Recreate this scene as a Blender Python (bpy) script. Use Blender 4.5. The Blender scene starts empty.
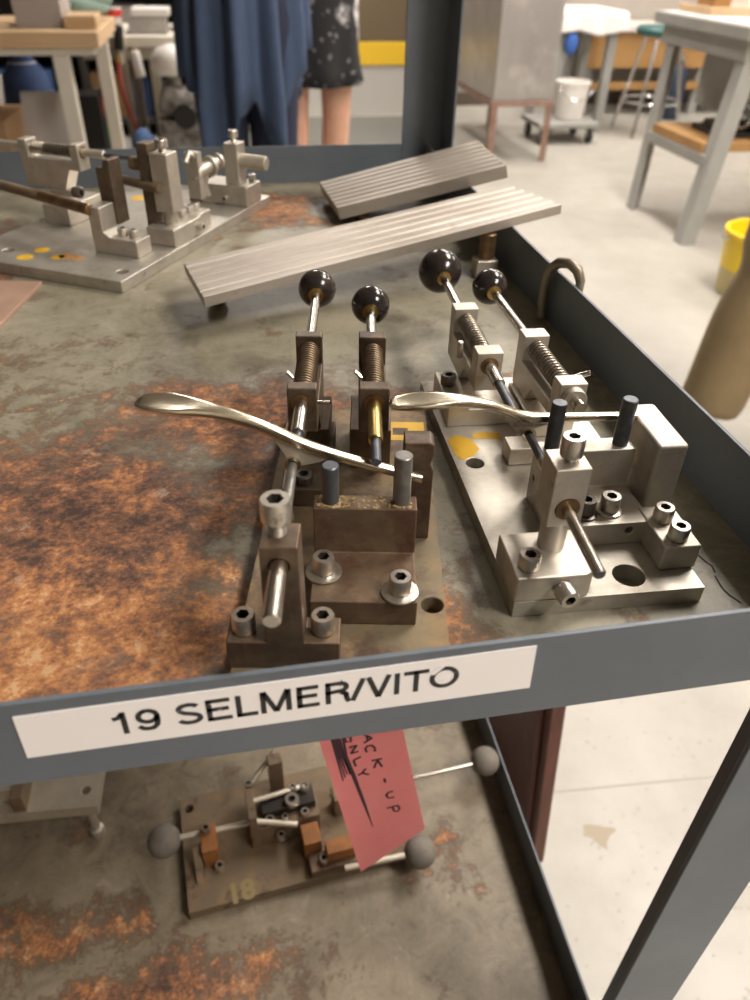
LAMPS = [(1.3, -1.1, 92), (1.4, 1.2, 58), (1.7, 3.5, 38), (3.3, 2.2, 36), (3.3, 4.7, 42), (.1, 5.0, 50), (1.6, 5.2, 34)]
LENS = 9.0
EXPO = 0.10
import bpy, bmesh, math, random
from mathutils import Vector as V3, Matrix
SC = bpy.context.scene; COL = SC.collection
R = math.radians; PI = math.pi; cos = math.cos; sin = math.sin
random.seed(4)
# ------------------------------------------------------------------ camera (measured from the photograph)
CAM = V3((-0.21403443, -0.15176388, 0.17793966)); FPX = 750.0
yaw, pit, rol = R(11.13563387), R(36.99989681), R(1.41197937)
FW = V3((sin(yaw)*cos(pit), cos(yaw)*cos(pit), -sin(pit)))
_r = V3((cos(yaw), -sin(yaw), 0)); _u = _r.cross(FW)
RT = _r*cos(rol)+_u*sin(rol); UP = _u*cos(rol)-_r*sin(rol)
def atY(px, py, y):                         # a measured point of the place on the vertical plane at depth y
    d = FW+RT*((px-375)/FPX)-UP*((py-500)/FPX); return CAM+d*((y-CAM.y)/d.y)
def atZ(px, py, z):                         # a measured point on the horizontal plane at height z
    d = FW+RT*((px-375)/FPX)-UP*((py-500)/FPX); return CAM+d*((z-CAM.z)/d.z)
cam = bpy.data.cameras.new('camera'); cam.sensor_fit = 'VERTICAL'; cam.sensor_height = 36; cam.sensor_width = 27; cam.lens = 27
cam.clip_start = .01; cam.clip_end = 60
cam.dof.use_dof = True; cam.dof.focus_distance = .335; cam.dof.aperture_fstop = 11.0
co = bpy.data.objects.new('camera', cam); COL.objects.link(co)
co.matrix_world = Matrix(((RT.x, UP.x, -FW.x, CAM.x), (RT.y, UP.y, -FW.y, CAM.y), (RT.z, UP.z, -FW.z, CAM.z), (0, 0, 0, 1)))
SC.camera = co
ZF = -.872          # workshop floor
ZT = -.036          # upper tray floor
ZL = -.504          # lower tray floor

# ------------------------------------------------------------------ materials
def ramp(nt, stops):
    n = nt.nodes.new('ShaderNodeValToRGB'); e = n.color_ramp.elements
    while len(e) < len(stops): e.new(.5)
    for k, (p, c) in enumerate(stops):
        e[k].position = p; e[k].color = (c[0], c[1], c[2], 1) if not isinstance(c, (int, float)) else (c, c, c, 1)
    return n
def noise(nt, scale, detail=6, rough=.6, vec=None, dist=0):
    n = nt.nodes.new('ShaderNodeTexNoise'); n.inputs['Scale'].default_value = scale; n.inputs['Detail'].default_value = detail
    n.inputs['Roughness'].default_value = rough; n.inputs['Distortion'].default_value = dist
    if vec is not None: nt.links.new(vec, n.inputs['Vector'])
    return n
def mixc(nt, fac, a, b, mode='MIX'):
    n = nt.nodes.new('ShaderNodeMix'); n.data_type = 'RGBA'; n.blend_type = mode
    for s, v in ((0, fac), (6, a), (7, b)):
        if hasattr(v, 'is_output'): nt.links.new(v, n.inputs[s])
        elif isinstance(v, (int, float)): n.inputs[s].default_value = v
        else: n.inputs[s].default_value = (*v, 1)
    return n.outputs[2]
def math_(nt, op, a, b=0.0, clamp=False):
    n = nt.nodes.new('ShaderNodeMath'); n.operation = op; n.use_clamp = clamp
    for s, v in ((0, a), (1, b)):
        if hasattr(v, 'is_output'): nt.links.new(v, n.inputs[s])
        else: n.inputs[s].default_value = v
    return n.outputs[0]
def newmat(name):
    m = bpy.data.materials.new(name); m.use_nodes = True; nt = m.node_tree
    return m, nt, nt.nodes['Principled BSDF']
def M(name, col, rough=.5, metal=0.0, col2=None, scale=60, lo=.4, hi=.65, col3=None, scale3=15, lo3=.55, hi3=.7, bump=0.0, bscale=200, stretch=None, rvar=.0):
    """base colour mottled by noise with a second (and third) colour, noise bump"""
    m, nt, b = newmat(name)
    tc = nt.nodes.new('ShaderNodeTexCoord'); vec = tc.outputs['Object']
    if stretch:
        mp = nt.nodes.new('ShaderNodeMapping'); mp.inputs['Scale'].default_value = stretch; nt.links.new(vec, mp.inputs['Vector']); vec2 = mp.outputs[0]
    else: vec2 = vec
    b.inputs['Metallic'].default_value = metal; b.inputs['Roughness'].default_value = rough
    c = None
    if col2 is not None:
        n = noise(nt, scale, 8, .65, vec2); r = ramp(nt, [(lo, 0.0), (hi, 1.0)]); nt.links.new(n.outputs[0], r.inputs[0])
        c = mixc(nt, r.outputs[0], col, col2)
        if rvar: nt.links.new(math_(nt, 'ADD', math_(nt, 'MULTIPLY', r.outputs[0], rvar), rough, True), b.inputs['Roughness'])
    if col3 is not None:
        n = noise(nt, scale3, 9, .7, vec); r = ramp(nt, [(lo3, 0.0), (hi3, 1.0)]); nt.links.new(n.outputs[0], r.inputs[0])
        c = mixc(nt, r.outputs[0], c if c else col, col3)
        if metal > .3:
            nt.links.new(math_(nt, 'SUBTRACT', metal, math_(nt, 'MULTIPLY', r.outputs[0], metal*.8)), b.inputs['Metallic'])
    if c: nt.links.new(c, b.inputs['Base Color'])
    else: b.inputs['Base Color'].default_value = (*col, 1)
    if bump:
        n = noise(nt, bscale, 6, .6, vec2); bp = nt.nodes.new('ShaderNodeBump'); bp.inputs['Strength'].default_value = bump; bp.inputs['Distance'].default_value = .0005
        nt.links.new(n.outputs[0], bp.inputs['Height']); nt.links.new(bp.outputs[0], b.inputs['Normal'])
    return m
def rust_tray(name, blobs, paint=(.245, .222, .160), warm=()):
    m, nt, b = newmat(name)
    g = nt.nodes.new('ShaderNodeNewGeometry'); P = g.outputs['Position']
    acc = None
    for (x, y, rx, ry, a) in blobs:
        s = nt.nodes.new('ShaderNodeSeparateXYZ'); nt.links.new(P, s.inputs[0])
        dx = math_(nt, 'DIVIDE', math_(nt, 'SUBTRACT', s.outputs[0], x), rx); dy = math_(nt, 'DIVIDE', math_(nt, 'SUBTRACT', s.outputs[1], y), ry)
        d = math_(nt, 'SQRT', math_(nt, 'ADD', math_(nt, 'MULTIPLY', dx, dx), math_(nt, 'MULTIPLY', dy, dy)))
        v = math_(nt, 'MULTIPLY', math_(nt, 'SUBTRACT', 1.25, d), a, True)
        acc = v if acc is None else math_(nt, 'MAXIMUM', acc, v)
    n1 = noise(nt, 16, 12, .72, P, .4); n2 = noise(nt, 60, 12, .75, P, .3); n3 = noise(nt, 330, 8, .75, P); n4 = noise(nt, 30, 12, .78, P, .6); n5 = noise(nt, 7, 6, .6, P); n6 = noise(nt, 120, 10, .7, P)
    D = lambda n, g: math_(nt, 'MULTIPLY', math_(nt, 'SUBTRACT', n.outputs[0], .5), g)
    k = math_(nt, 'ADD', acc, math_(nt, 'ADD', D(n1, 2.6), math_(nt, 'ADD', D(n2, 1.5), D(n3, .5))))
    rk = ramp(nt, [(.38, 0.0), (.56, .8), (.85, 1.0)]); nt.links.new(k, rk.inputs[0])
    pv = math_(nt, 'ADD', .5, math_(nt, 'ADD', D(n4, 1.3), math_(nt, 'ADD', D(n5, .9), D(n3, .35))))
    rp = ramp(nt, [(.20, (paint[0]*.42, paint[1]*.41, paint[2]*.38)), (.48, (paint[0]*.8, paint[1]*.8, paint[2]*.78)), (.68, paint), (.9, (paint[0]*1.3, paint[1]*1.3, paint[2]*1.3))]); nt.links.new(pv, rp.inputs[0])
    rv = math_(nt, 'ADD', .46, math_(nt, 'ADD', D(n2, 1.5), math_(nt, 'ADD', D(n3, 1.6), math_(nt, 'ADD', D(n5, 1.5), D(n6, 1.2)))))
    hot = None
    for (x, y, rx, ry) in warm:
        s = nt.nodes.new('ShaderNodeSeparateXYZ'); nt.links.new(P, s.inputs[0]); dx = math_(nt, 'DIVIDE', math_(nt, 'SUBTRACT', s.outputs[0], x), rx); dy = math_(nt, 'DIVIDE', math_(nt, 'SUBTRACT', s.outputs[1], y), ry)
        v = math_(nt, 'SUBTRACT', 1.0, math_(nt, 'SQRT', math_(nt, 'ADD', math_(nt, 'MULTIPLY', dx, dx), math_(nt, 'MULTIPLY', dy, dy))), True); hot = v if hot is None else math_(nt, 'MAXIMUM', hot, v)
    if hot is not None: rv = math_(nt, 'ADD', rv, math_(nt, 'MULTIPLY', hot, .21))
    rr = ramp(nt, [(.10, (.040, .020, .012)), (.30, (.095, .043, .024)), (.48, (.17, .074, .035)), (.68, (.29, .122, .045)), (.88, (.42, .195, .072)), (1.0, (.46, .29, .15))]); nt.links.new(rv, rr.inputs[0])
    c = mixc(nt, rk.outputs[0], rp.outputs[0], rr.outputs[0])
    re = ramp(nt, [(.22, 0.0), (.42, .72), (.66, 0.0)]); nt.links.new(k, re.inputs[0])
    c = mixc(nt, re.outputs[0], c, (.075, .045, .026))
    rpale = ramp(nt, [(.60, 0.0), (.70, .6)]); nt.links.new(math_(nt, 'ADD', .5, math_(nt, 'ADD', D(n4, 1.0), D(n6, .5))), rpale.inputs[0])
    c = mixc(nt, rpale.outputs[0], c, (.27, .25, .205))
    nt.links.new(c, b.inputs['Base Color'])
    rf = ramp(nt, [(0.0, .5), (1.0, .8)]); nt.links.new(rk.outputs[0], rf.inputs[0]); nt.links.new(rf.outputs[0], b.inputs['Roughness'])
    bp = nt.nodes.new('ShaderNodeBump'); bp.inputs['Strength'].default_value = .4; bp.inputs['Distance'].default_value = .0006
    nt.links.new(math_(nt, 'MULTIPLY', n3.outputs[0], math_(nt, 'ADD', rk.outputs[0], .2)), bp.inputs['Height']); nt.links.new(bp.outputs[0], b.inputs['Normal'])
    return m

MT = {}
MT['paint'] = M('blue_grey_enamel', (.098, .116, .137), .45, 0, (.125, .144, .166), 14, .4, .7, (.30, .32, .32), 70, .70, .74, .05, 120)
MT['tape'] = M('white_label_tape', (.86, .83, .82), .45)
MT['ink'] = M('black_print', (.012, .012, .013), .5)
MT['ink_worn'] = M('worn_black_print', (.02, .02, .022), .5, 0, (.5, .48, .47), 420, .60, .66)
MT['steel'] = M('machined_steel', (.58, .54, .475), .46, .85, (.44, .40, .34), 45, .42, .7, (.16, .12, .085), 60, .62, .75, .06, 300, rvar=.15)
MT['steel_bright'] = M('bright_ground_steel', (.62, .58, .52), .22, 1, (.48, .44, .39), 120, .45, .7, stretch=(1, 1, .2))
MT['steel_plate'] = M('worn_steel_plate', (.54, .51, .45), .44, .8, (.37, .34, .285), 30, .4, .68, (.12, .095, .065), 55, .62, .76, .08, 250, rvar=.15)
MT['rust_plate'] = M('rusted_plate', (.185, .15, .092), .6, .35, (.27, .18, .09), 40, .42, .62, (.07, .042, .026), 34, .46, .62, .3, 300)
MT['rust_block'] = M('brown_oxidised_steel', (.105, .078, .054), .48, .55, (.175, .13, .085), 70, .42, .64, (.05, .026, .016), 60, .5, .66, .18, 350)
MT['rust_red'] = M('red_brown_rust_block', (.13, .09, .06), .48, .5, (.20, .14, .085), 75, .42, .64, (.075, .033, .018), 55, .47, .62, .2, 350)
MT['rust_post'] = M('rusted_post', (.105, .078, .054), .5, .5, (.175, .125, .08), 90, .42, .64, (.06, .027, .015), 65, .48, .64, .2, 350)
MT['screw'] = M('zinc_cap_screw', (.64, .60, .53), .28, .92, (.44, .40, .34), 160, .45, .7, (.15, .10, .06), 120, .60, .74)
MT['screw_rust'] = M('rust_tinged_cap_screw', (.62, .57, .49), .32, .88, (.42, .33, .23), 130, .42, .66, (.24, .11, .045), 90, .56, .7)
MT['screw_dark'] = M('dark_cap_screw', (.13, .115, .10), .4, .8, (.22, .19, .16), 150, .5, .7)
MT['socket'] = M('dark_socket', (.03, .026, .022), .6)
MT['pin'] = M('blue_grey_dowel', (.095, .105, .122), .42, .6, (.15, .155, .16), 200, .5, .7, (.26, .25, .23), 150, .66, .72, .1, 400)
MT['pin_worn'] = M('worn_grey_dowel', (.21, .205, .19), .4, .7, (.30, .285, .26), 180, .45, .66, (.07, .06, .05), 160, .6, .68, .1, 400)
MT['knob'] = M('black_phenolic', (.018, .014, .013), .17, 0, (.035, .022, .016), 90, .45, .7)
MT['knob_worn'] = M('worn_black_phenolic', (.022, .016, .014), .2, 0, (.05, .032, .024), 140, .5, .66, (.20, .18, .16), 150, .68, .72, .05, 200)
MT['knob_dusty'] = M('dusty_black_knob', (.13, .115, .095), .75, 0, (.17, .15, .125), 120, .4, .7)
MT['brass'] = M('brass', (.50, .36, .13), .32, 1, (.34, .23, .08), 160, .45, .7)
MT['bronze'] = M('oiled_bronze', (.26, .165, .085), .42, .85, (.14, .085, .05), 160, .45, .7)
MT['nickel'] = M('worn_nickel_silver', (.70, .63, .49), .2, 1, (.60, .52, .38), 60, .4, .7, stretch=(.4, 1, 1))
MT['solder'] = M('rough_solder', (.50, .46, .40), .38, 1, (.25, .21, .17), 300, .45, .65, bump=.5, bscale=900)
MT['spring'] = M('spring_steel', (.36, .32, .26), .35, .95, (.22, .17, .12), 200, .45, .7)
MT['spring_rust'] = M('brown_spring_steel', (.20, .145, .09), .45, .8, (.12, .07, .04), 200, .45, .7)
MT['yellow'] = M('yellow_marking_paint', (.62, .36, .015), .5, 0, (.45, .27, .03), 90, .5, .75)
MT['orange'] = M('orange_brown_paint', (.42, .20, .05), .55)
MT['pinkcard'] = M('pink_card', (.95, .29, .30), .62, 0, (.96, .33, .34), 30, .4, .7)
MT['marker'] = M('dark_marker_ink', (.06, .018, .035), .6)
MT['string'] = M('white_string', (.6, .56, .5), .8)
MT['mahogany'] = M('mahogany', (.085, .022, .012), .55, 0, (.13, .04, .02), 10, .4, .65, stretch=(12, 12, 1))
MT['knurl'] = M('grey_machined_bar', (.40, .36, .31), .5, .5, (.29, .25, .205), 30, .4, .7, (.20, .15, .10), 30, .64, .76, .1, 200, stretch=(.2, 1, 1))
MT['copperplate'] = M('pinkish_copper_sheet', (.46, .30, .22), .5, .4, (.38, .24, .17), 30, .4, .7)
MT['nickel_dull'] = M('dull_nickel', (.40, .36, .29), .45, .35, (.33, .29, .22), 70, .4, .7)
MT['hook'] = M('tarnished_steel_hook', (.22, .19, .14), .45, .7, (.32, .28, .22), 60, .45, .7)
MT['alu'] = M('cast_aluminium', (.60, .55, .46), .45, .7, (.46, .42, .34), 40, .4, .7)
MT['dullsteel'] = M('dull_brown_steel', (.15, .112, .07), .65, .3, (.20, .135, .075), 60, .42, .66, (.07, .045, .03), 50, .56, .7, .2, 300)
MT['rustorange'] = M('orange_rust', (.27, .11, .028), .65, .2, (.18, .075, .025), 90, .42, .66)
MT['faded_yellow'] = M('faded_yellow_paint', (.20, .16, .065), .75)
def edge_rust(m, col, rad=.0011, lo=.02, hi=.16, amt=.75):
    # rust breaking through along worn edges (bevel normal against true normal)
    nt = m.node_tree; b = nt.nodes['Principled BSDF']; bv = nt.nodes.new('ShaderNodeBevel'); bv.samples = 4; bv.inputs['Radius'].default_value = rad
    g = nt.nodes.new('ShaderNodeNewGeometry'); d = nt.nodes.new('ShaderNodeVectorMath'); d.operation = 'DOT_PRODUCT'; nt.links.new(bv.outputs[0], d.inputs[0]); nt.links.new(g.outputs['Normal'], d.inputs[1])
    tc = nt.nodes.new('ShaderNodeTexCoord'); n = noise(nt, 140, 6, .7, tc.outputs['Object'])
    f = math_(nt, 'MULTIPLY', math_(nt, 'SUBTRACT', 1.0, d.outputs['Value']), math_(nt, 'MULTIPLY', n.outputs[0], 2.0)); r = ramp(nt, [(lo, 0.0), (hi, amt)]); nt.links.new(f, r.inputs[0])
    src = b.inputs['Base Color'].links[0].from_socket; nt.links.new(mixc(nt, r.outputs[0], src, col), b.inputs['Base Color'])
edge_rust(MT['rust_post'], (.25, .095, .045)); edge_rust(MT['rust_red'], (.22, .13, .075), amt=.55); edge_rust(MT['rust_block'], (.21, .135, .08), amt=.5)
edge_rust(MT['steel'], (.72, .68, .61), .0009, amt=.6); edge_rust(MT['steel_plate'], (.66, .62, .55), .0009, amt=.6)
def wall_mat(): return M('painted_wall', (.36, .33, .29), .8, 0, (.33, .30, .265), 3)
# ------------------------------------------------------------------ mesh building
class MB:
    def __init__(s): s.bm = bmesh.new(); s.mi = 0
    def _new(s, vs, fs):
        v = [s.bm.verts.new(p) for p in vs]
        for f in fs:
            try:
                q = s.bm.faces.new([v[i] for i in f]); q.material_index = s.mi
            except ValueError: pass
        return s
    def box(s, x0, x1, y0, y1, z0, z1, rz=0, piv=None):
        P = [V3((x, y, z)) for z in (z0, z1) for y in (y0, y1) for x in (x0, x1)]
        if rz:
            c = V3(piv) if piv else V3(((x0+x1)/2, (y0+y1)/2, 0)); m = Matrix.Rotation(rz, 3, 'Z'); P = [m@(p-c)+c for p in P]
        return s._new(P, [(0, 2, 3, 1), (4, 5, 7, 6), (0, 1, 5, 4), (2, 6, 7, 3), (0, 4, 6, 2), (1, 3, 7, 5)])
    def hexa(s, P): return s._new([V3(p) for p in P], [(0, 3, 2, 1), (4, 5, 6, 7), (0, 1, 5, 4), (1, 2, 6, 5), (2, 3, 7, 6), (3, 0, 4, 7)])
    def prism(s, poly, ax, a0, a1):             # polygon extruded along axis ax; poly in the two remaining axes, in order
        def mk(p, a):
            q = list(p); q.insert(ax, a); return V3(q)
        n = len(poly); P = [mk(p, a0) for p in poly]+[mk(p, a1) for p in poly]
        s._new(P, [tuple(range(n))[::-1], tuple(range(n, 2*n))]+[(i, (i+1) % n, n+(i+1) % n, n+i) for i in range(n)])
        return s
    def rings(s, rs, cap0=True, cap1=True, closed=True):
        n = len(rs[0]); vs = [p for r in rs for p in r]; fs = []
        for k in range(len(rs)-1):
            for i in range(n if closed else n-1):
                j = (i+1) % n; fs.append((k*n+i, k*n+j, (k+1)*n+j, (k+1)*n+i))
        if cap0: fs.append(tuple(range(n))[::-1])
        if cap1: fs.append(tuple((len(rs)-1)*n+i for i in range(n)))
        return s._new(vs, fs)
    def tube(s, pts, r, seg=12, cap=True, close=False):
        pts = [V3(p) for p in pts]; n = len(pts); rs = []; prev = None
        for k, p in enumerate(pts):
            if close: t = pts[(k+1) % n]-pts[k-1]
            else: t = pts[min(k+1, n-1)]-pts[max(k-1, 0)]
            t.normalize()
            if prev is None:
                a = V3((0, 0, 1)) if abs(t.z) < .9 else V3((1, 0, 0)); u = t.cross(a).normalized()
            else: u = (prev-t*prev.dot(t)).normalized()
            prev = u; w = t.cross(u); rr = r[k] if isinstance(r, (list, tuple)) else r
            rs.append([p+(u*cos(2*PI*i/seg)+w*sin(2*PI*i/seg))*rr for i in range(seg)])
        if close: rs.append(rs[0]); return s.rings(rs, False, False)
        return s.rings(rs, cap, cap)
    def cyl(s, p0, p1, r0, r1=None, seg=20, ch=0):
        p0, p1 = V3(p0), V3(p1); r1 = r0 if r1 is None else r1
        if ch:
            d = (p1-p0).normalized()*ch
            return s.tube([p0, p0+d, p1-d, p1], [r0-ch, r0, r1, r1-ch], seg)
        return s.tube([p0, p1], [r0, r1], seg)
    def lathe(s, prof, seg=24, o=(0, 0, 0), axis=None):   # profile (r, h) along axis from o
        o = V3(o); t = V3(axis or (0, 0, 1)).normalized(); a = V3((1, 0, 0)) if abs(t.x) < .9 else V3((0, 1, 0))
        u = (a-t*a.dot(t)).normalized(); w = t.cross(u)
        rs = [[o+t*h+(u*cos(2*PI*i/seg)+w*sin(2*PI*i/seg))*max(r, 1e-5) for i in range(seg)] for r, h in prof]
        return s.rings(rs)
    def ball(s, c, r, seg=24, sc=(1, 1, 1), lo=-1, hi=1):
        c = V3(c); n = seg//2; rs = []
        for k in range(n+1):
            a = -PI/2+PI*k/n; rs.append([c+V3((r*sc[0]*cos(a)*cos(2*PI*i/seg), r*sc[1]*cos(a)*sin(2*PI*i/seg), r*sc[2]*sin(a))) if 0 < k < n else c+V3((1e-5*cos(2*PI*i/seg), 1e-5*sin(2*PI*i/seg), r*sc[2]*sin(a))) for i in range(seg)])
        return s.rings(rs)
    def shcs(s, c, rad, h, axis=(0, 0, 1), hexr=.55, under=0, thread=0):   # socket head cap screw; c = underside of head
        seg = 24; o = V3(c); t = V3(axis).normalized(); a = V3((1, 0, 0)) if abs(t.x) < .9 else V3((0, 1, 0))
        u = (a-t*a.dot(t)).normalized(); w = t.cross(u)
        def ring(r, z, hx=False):
            out = []
            for i in range(seg):
                th = 2*PI*i/seg; q = r
                if hx: q = r*cos(PI/6)/cos((th % (PI/3))-PI/6)
                out.append(o+t*z+(u*cos(th)+w*sin(th))*q)
            return out
        s.mi = 0
        rs = [ring(rad*.93, 0), ring(rad, .05*h), ring(rad, h*.86), ring(rad*.9, h), ring(rad*hexr, h, True)]
        s.rings(rs, True, False); s.mi = 1
        s.rings([ring(rad*hexr, h, True), ring(rad*hexr, h*.35, True)], False, True); s.mi = 0
        if under:
            rr = rad*(thread or .58); k = max(4, int(under/.0006)); prof = []
            for i in range(k+1): prof.append((rr*(1 if i % 2 else .86), -under+under*i/k))
            s.lathe(prof, 16, o, t)
        return s
    def merge(s, o): 
        me = bpy.data.meshes.new('t'); o.bm.to_mesh(me); s.bm.from_mesh(me); bpy.data.meshes.remove(me); return s
    def cut(s, *cutters):                                   # boolean difference, evaluated into plain mesh
        a = bpy.data.objects.new('a', s.mesh('a')); COL.objects.link(a); tmp = []
        for c in cutters:
            b = bpy.data.objects.new('b', c.mesh('b')); COL.objects.link(b); tmp.append(b)
            m = a.modifiers.new('b', 'BOOLEAN'); m.object = b; m.operation = 'DIFFERENCE'; m.solver = 'EXACT'
        bpy.context.view_layer.update(); dg = bpy.context.evaluated_depsgraph_get()
        me = bpy.data.meshes.new_from_object(a.evaluated_get(dg)); s.bm.free(); s.bm = bmesh.new(); s.bm.from_mesh(me)
        for o in tmp+[a]: d = o.data; bpy.data.objects.remove(o); bpy.data.meshes.remove(d)
        bpy.data.meshes.remove(me); return s
    def mesh(s, name):
        bmesh.ops.recalc_face_normals(s.bm, faces=s.bm.faces[:]); me = bpy.data.meshes.new(name); s.bm.to_mesh(me); return me
    def build(s, name, mats, parent=None, bev=0, world=False, ang=35, loc=None, sub=0):
        bmesh.ops.remove_doubles(s.bm, verts=s.bm.verts[:], dist=1e-6)
        if world and parent is not None:
            mw = wm(parent).inverted()
            for v in s.bm.verts: v.co = mw@v.co
        if loc is not None:
            for v in s.bm.verts: v.co -= V3(loc)
        me = s.mesh(name); s.bm.free()
        for m in (mats if isinstance(mats, (list, tuple)) else [mats]): me.materials.append(MT[m] if isinstance(m, str) else m)
        for p in me.polygons: p.use_smooth = True
        if ang < 180: me.set_sharp_from_angle(angle=R(ang))
        o = bpy.data.objects.new(name, me); COL.objects.link(o)
        if parent is not None: o.parent = parent
        if loc is not None: o.location = loc
        if bev:
            b = o.modifiers.new('bevel', 'BEVEL'); b.width = bev; b.segments = 2; b.limit_method = 'ANGLE'; b.angle_limit = R(40); b.harden_normals = True
        if sub:
            b = o.modifiers.new('sub', 'SUBSURF'); b.levels = sub; b.render_levels = sub
        return o
def wm(o):
    m = o.matrix_basis.copy()
    while o.parent is not None: o = o.parent; m = o.matrix_basis@m
    return m
def tag(o, label=None, cat=None, group=None, kind=None):
    if label: o['label'] = label
    if cat: o['category'] = cat
    if group: o['group'] = group
    if kind: o['kind'] = kind
    return o
def thing(name, loc, rz, label, cat, group=None):
    o = bpy.data.objects.new(name, None); o.empty_display_size = .02; COL.objects.link(o); o.location = loc; o.rotation_euler = (0, 0, rz)
    return tag(o, label, cat, group)
def mm(*p): return tuple(v*.001 for v in p)
def helix(p0, p1, r, turns, n=14):
    p0, p1 = V3(p0), V3(p1); t = (p1-p0); L = t.length; t.normalize(); a = V3((0, 0, 1)) if abs(t.z) < .9 else V3((1, 0, 0)); u = t.cross(a).normalized(); w = t.cross(u)
    k = int(turns*n); return [p0+t*(L*i/k)+(u*cos(2*PI*i/n)+w*sin(2*PI*i/n))*r for i in range(k+1)]
def screw(parent, p, rad=4.3, h=7.5, axis=(0, 0, 1), mat='screw', under=0, thread=0, washer=0, label=None):
    m = MB(); m.shcs(mm(*p), rad*.001, h*.001, axis, under=under*.001, thread=thread)
    o = m.build('cap_screw', [mat, 'socket'], parent)
    if washer:
        z = p[2]*.001; w = MB(); w.lathe([(washer*.55e-3, -.0015), (washer*.95e-3, -.0015), (washer*1e-3, -.0011), (washer*.98e-3, -.0006), (washer*.62e-3, -.0001)], 28, mm(*p)); w.build('washer', mat, o)
    if label: o['label'] = label
    return o
# ------------------------------------------------------------------ the cart
W0, D = -.90, .70
cart = thing('utility_cart', (-.45, .35, ZF), 0, 'blue-grey steel utility cart with rust-stained shelves and a label strip on its lip', 'cart')
MT['rust_top'] = rust_tray('rust_stained_shelf', [(-.28, .11, .12, .155, 1.0), (-.21, .215, .10, .065, .95), (-.255, .235, .07, .045, .75), (-.17, .04, .06, .05, .75), (-.10, .085, .055, .05, .38), (-.17, .60, .075, .07, .9), (-.43, .52, .14, .08, .8), (-.40, .25, .09, .10, .5)], warm=[(-.30, .05, .12, .09), (-.23, .23, .06, .04), (-.17, .6, .06, .06)])
MT['rust_low'] = rust_tray('rust_stained_lower_shelf', [(-.33, .11, .16, .04, .85), (-.42, .17, .09, .05, .7), (-.08, .19, .04, .05, .42), (-.3, .5, .2, .1, .4)], (.225, .185, .13), [(-.34, .09, .12, .05)])
def shelf(zt, surf, name):
    t = .0016; b = MB()
    b.box(W0, 0, 0, t, zt-.038, zt); b.box(W0, 0, D-t, D, zt-.038, zt); b.box(-t, 0, t, D-t, zt-.038, zt); b.box(W0, W0+t, t, D-t, zt-.038, zt)
    o = b.build(name, 'paint', cart, .0004, True)
    MB().box(W0+t, -t, t, D-t, zt-.0375, zt-.036).build('shelf_floor', surf, o, 0, True); return o
top = shelf(0, 'rust_top', 'top_shelf'); shelf(-.468, 'rust_low', 'bottom_shelf')
tag(top.children[0] if top.children else None, 'grey-green painted shelf floor with large orange and brown rust patches')
def post(x, y, sx, sy, z1):
    # angle iron: one flange along x, one along y, outer corner at (x, y)
    w = .045; t = .0025; x1, y1 = x-sx*w, y-sy*w; b = MB()
    poly = [(x, y), (x1, y), (x1, y-sy*t), (x-sx*t, y-sy*t), (x-sx*t, y1), (x, y1)]
    b.prism(poly, 2, ZF+.10, z1); return b.build('corner_post', 'paint', cart, .0008, True)
post(.018, -.0004, 1, -1, .30); post(.018, D+.0004, 1, 1, .30); post(W0-.018, -.0004, -1, -1, .30); post(W0-.018, D+.0004, -1, 1, .30)
for x in (W0+.01, -.01):
    for y in (.03, D-.03):
        c = MB(); c.box(x-.022, x+.022, y-.022, y+.022, ZF+.098, ZF+.102); c.box(x-.018, x-.014, y-.02, y+.02, ZF+.04, ZF+.098); c.box(x+.014, x+.018, y-.02, y+.02, ZF+.04, ZF+.098)
        f = c.build('caster', 'steel', cart, 0, True)
        w = MB(); w.cyl((x-.012, y, ZF+.05), (x+.012, y, ZF+.05), .05, seg=28, ch=.004); w.build('wheel', 'knob', f, 0, True)
# label strip
lp = [atY(12.3, 717.8, -.0004), atY(537, 646, -.0004), atY(529.5, 687.5, -.0004), atY(27.5, 758, -.0004)]
b = MB(); b.prism([(p.x, p.z) for p in lp], 1, -.0005, 0); label = b.build('label_strip', 'tape', cart, 0, True)
def text(body, size, mat, name, parent, mtx, bold=.0, sx=1, extr=.00008, align='LEFT', space=1.0):
    cu = bpy.data.curves.new(name, 'FONT'); cu.body = body; cu.size = size; cu.offset = bold; cu.extrude = extr; cu.align_x = align; cu.space_character = space; cu.resolution_u = 4
    o = bpy.data.objects.new('t', cu); COL.objects.link(o); bpy.context.view_layer.update()
    me = bpy.data.meshes.new_from_object(o.evaluated_get(bpy.context.evaluated_depsgraph_get())); bpy.data.objects.remove(o)
    xs = [v.co.x for v in me.vertices]; ys = [v.co.y for v in me.vertices]
    for v in me.vertices: v.co.x *= sx
    me.materials.append(MT[mat]); q = bpy.data.objects.new(name, me); COL.objects.link(q)
    m = mtx
    if parent: m = wm(parent).inverted()@mtx; q.parent = parent
    for v in me.vertices: v.co = m@v.co
    return q, (min(xs)*sx, max(xs)*sx, min(ys), max(ys))
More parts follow.
